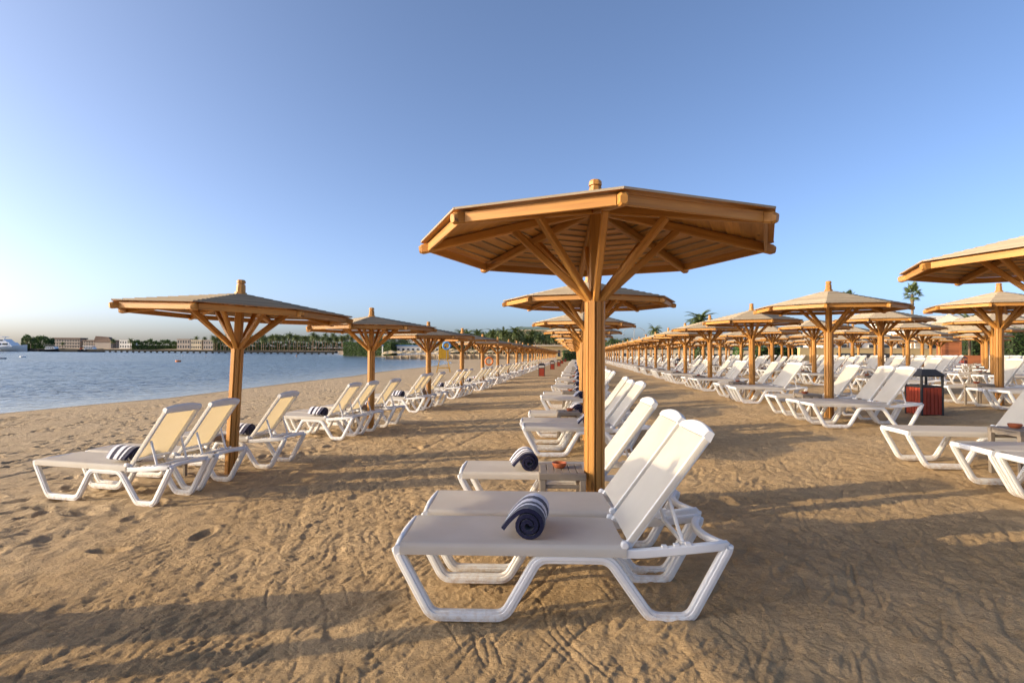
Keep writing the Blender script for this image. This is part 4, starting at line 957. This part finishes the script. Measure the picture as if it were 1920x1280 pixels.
def boat(px, d, Lb, label, kind, name='motor_boat'):
    p = pos(px, d, ZW); root = empty(name, p, math.radians(10)); s_ = Lb / 10.0
    hull = MB(); rows = []
    for i in range(11):
        t = i / 10; x = (t - .5) * Lb; w = (1.55 * (1 - max(0, (t - .55) / .45) ** 2.2) + .02) * s_; sh = (.95 + .55 * t * t) * s_
        rows.append([(x, -w, sh), (x + .15 * t, -w * .8, -.2), (x + .15 * t, w * .8, -.2), (x, w, sh), (x, 0, sh - .02), (x, -w, sh)])
    hull.grid([r[::-1] for r in rows]); i0 = len(hull.v); hull.v += rows[0][:4]; hull.face((i0, i0 + 1, i0 + 2, i0 + 3)); hull.build('hull', MBOATW if kind == 'yacht' else MHULL, root)
    def cab(nm, x0, x1, w, z0, z1, rake, mat=MBOATW, g=True):
        m = MB(); m.hexa([(x0 * s_, -w * s_, z0 * s_), (x1 * s_, -w * s_, z0 * s_), (x1 * s_, w * s_, z0 * s_), (x0 * s_, w * s_, z0 * s_)], [(x0 * s_ + rake * .2, -w * .9 * s_, z1 * s_), ((x1 - rake) * s_, -w * .9 * s_, z1 * s_), ((x1 - rake) * s_, w * .9 * s_, z1 * s_), (x0 * s_ + rake * .2, w * .9 * s_, z1 * s_)]); c = m.build(nm, mat, root)
        if g:
            n = 4
            for k in range(n): m = MB(); xa = x0 + (x1 - rake - x0) * (k + .15) / n; xb = x0 + (x1 - rake - x0) * (k + .85) / n; zz0, zz1 = z0 + (z1 - z0) * .4, z0 + (z1 - z0) * .8; m.box((xa * s_, -w * s_ * 1.02, zz0 * s_), (xb * s_, -w * s_ * .9, zz1 * s_)); m.build('window', MGLASS, c)
    if kind == 'yacht':
        cab('cabin', -3.6, 2.8, 1.35, 1.0, 2.0, .9); cab('upper_deck', -3.2, 1.5, 1.15, 2.0, 2.75, .8); cab('flybridge_roof', -2.4, .4, 1.0, 3.2, 3.32, .3, MBOATW, False)
        for x in (-2.2, 0): m = MB(); m.prism((x * s_, 0, 2.7 * s_), ((x + .35) * s_, 0, 3.25 * s_), .3, .2); m.build('roof_strut', MBOATW, root)
        m = MB(); m.prism((-1 * s_, 0, 3.3 * s_), (-1 * s_, 0, 4.1 * s_), .08, .08, (0, 1, 0)); m.build('mast', MGREY, root)
    else:
        cab('cabin', -2.6, 1.8, 1.2, .95, 2.1, .7); cab('canopy', -3.4, 1.3, 1.2, 2.6, 2.72, .2, MBOATW if kind == 'dive' else MGREY, False)
        for x in (-3.2, -1.2, .8): m = MB(); m.prism((x * s_, -1.0 * s_, 2.05 * s_), (x * s_, -1.0 * s_, 2.62 * s_), .08, .08, (0, 1, 0)); m.prism((x * s_, 1.0 * s_, 2.05 * s_), (x * s_, 1.0 * s_, 2.62 * s_), .08, .08, (0, 1, 0)); m.build('canopy_post', MGREY, root)
        if kind == 'dive': m = MB(); m.box((-4.3 * s_, -1.2 * s_, 1.0 * s_), (-3.7 * s_, -.6 * s_, 1.8 * s_)); m.build('red_locker', MRED, root)
    tag(root, label, 'boat')
boat(8, 338, 27, 'large white motor yacht moored at the pier', 'yacht', 'motor_yacht'); boat(100, 336, 14, 'low dark hulled boat with white cabin moored at the pier', 'low'); boat(172, 332, 13.5, 'dark hulled dive boat with white canopy and red locker', 'dive')
for px, py, lab, mt, r in ((3, 672.5, 'grey float drifting left of the white one', MGREY, .9), (43, 669.5, 'white cylindrical buoy floating before the pier', MBOATW, .7), (334, 678, 'flat orange buoy floating in the bay', MORA, .55)):
    p = on_level(px, py, ZW); o = empty('buoy', p); m = MB(); m.lathe([(r * .6, -.2), (r, 0), (r, .22), (r * .8, .3)], 14); m.build('float', mt, o); m = MB(); m.lathe([(.05, .3), (.09, .34), (.05, .4)], 8); m.build('mooring_eye', MGREY, o); tag(o, lab, 'buoy')
def swimmer(px, py, lab, torso):
    p = on_level(px, py, ZW); m = MB(); m.lathe([(.16, -.5), (.2, -.1), (.22, torso * .55), (.2, torso * .85), (.07, torso), (.065, torso + .07), (.095, torso + .14), (.1, torso + .22), (.07, torso + .3), (.02, torso + .32)], 12)
    o = m.mesh('person', MSKIN); o = link('person', o); o.location = p; tag(o, lab, 'person'); h = MB(); h.lathe([(.104, torso + .2), (.09, torso + .28), (.03, torso + .335)], 12); h.build('hair', MBLACK, o)
swimmer(342, 666.5, 'dark haired swimmer low in the water left of another', .05); swimmer(386, 667.5, 'dark haired swimmer low in the water near the orange buoy', .08); swimmer(556, 668.5, 'bather standing waist deep in the bay before the pier end', .55)

# ------------------------------------------------------------------ lifeguard chair, life ring, lamp
p = put(832, 62); d = 62; H = z_at(832, 643, d) - p.z; o = empty('lifeguard_chair', p, math.radians(15)); hp = H - 1.75
for sx in (-1, 1):
    for sy in (-1, 1): m = MB(); m.prism((sx * .78, sy * .75, -.1), (sx * .42, sy * .42, hp), .07, .07, (0, 1, 0)); m.build('leg', MYEL, o)
    for k in range(3): z = .45 + k * .5; t = z / hp; m = MB(); m.prism((sx * (.78 - .36 * t), -.75 + .33 * t, z), (sx * (.78 - .36 * t), .75 - .33 * t, z), .05, .05); m.build('rung', MYEL, o)
for sy in (-1, 1): m = MB(); m.prism((-.7, sy * .66, .5), (.7, sy * .66, .5), .06, .06); m.build('cross_bar', MYEL, o)
m = MB(); m.box((-.55, -.55, hp), (.55, .55, hp + .1)); m.build('platform', MYEL, o); m = MB(); m.box((-.55, -.56, hp + .1), (.55, -.48, H - .3)); m.build('front_board', MYEL, o); m = MB(); m.box((-.55, .45, hp + .1), (.55, .53, H)); m.build('backrest', MYEL, o)
for k in range(3): m = MB(); m.box((-.3 + k * .2, -.58, H - .62), (-.2 + k * .2, -.555, H - .38)); m.build('lettering', MBLACK, o)
tag(o, 'tall yellow lifeguard chair standing at the water edge', 'lifeguard chair')
def ring(name, p, R, r, mat, lab, cat, rz):
    m = MB(); n = 24; k_ = 8; i0 = 0
    for i in range(n):
        a = 2 * PI * i / n
        for j in range(k_): b = 2 * PI * j / k_; m.v.append(((R + r * math.cos(b)) * math.cos(a), r * math.sin(b), (R + r * math.cos(b)) * math.sin(a)))
    for i in range(n):
        for j in range(k_): m.face((i * k_ + j, i * k_ + (j + 1) % k_, ((i + 1) % n) * k_ + (j + 1) % k_, ((i + 1) % n) * k_ + j), None, 0, True)
    o = empty(name, p, rz); m.build('ring', mat, o); q = MB(); q.prism((0, .1, -1.6 if R > .3 else -1), (0, .1, R + .35), .05, .05, (0, 1, 0)) ; q.build('stand', MGREY, o); tag(o, lab, cat); return o
p = put(832, 61.3); ring('life_ring', (p.x + .45, p.y - .5, z_at(834, 648, 61.3)), .38, .1, MBLUE, 'blue life ring hanging on the yellow lifeguard chair', 'life ring', .2)
p = put(917.5, 50); ring('life_ring', (p.x, p.y, z_at(917, 677, 50)), .33, .075, MORA, 'orange life ring hung on a post behind the sea row loungers', 'life ring', .15)
p = put(1189, 118); H = z_at(1189, 618, 118) - p.z; o = empty('street_lamp', p); m = MB(); m.lathe([(.09, 0), (.06, H)], 8); m.build('pole', MGREY, o)
for s_ in (-1, 1):
    m = MB(); m.sweep([(s_ * 2.2 * t, 0, H - .2 + .9 * math.sin(PI * min(1, t * .62 + .05)) - .9 * t * t) for t in np.linspace(0, 1, 9)], .12, .10, (0, 1, 0), .02); a = m.build('curved_arm', MGREY, o); m = MB(); m.lathe([(.22, -.12), (.2, 0), (.06, .08)], 8, (s_ * 2.2, 0, H - 1.0)); m.build('lamp_head', MGREY, a)
tag(o, 'grey street lamp with two curved arms behind the inland parasols', 'street lamp')
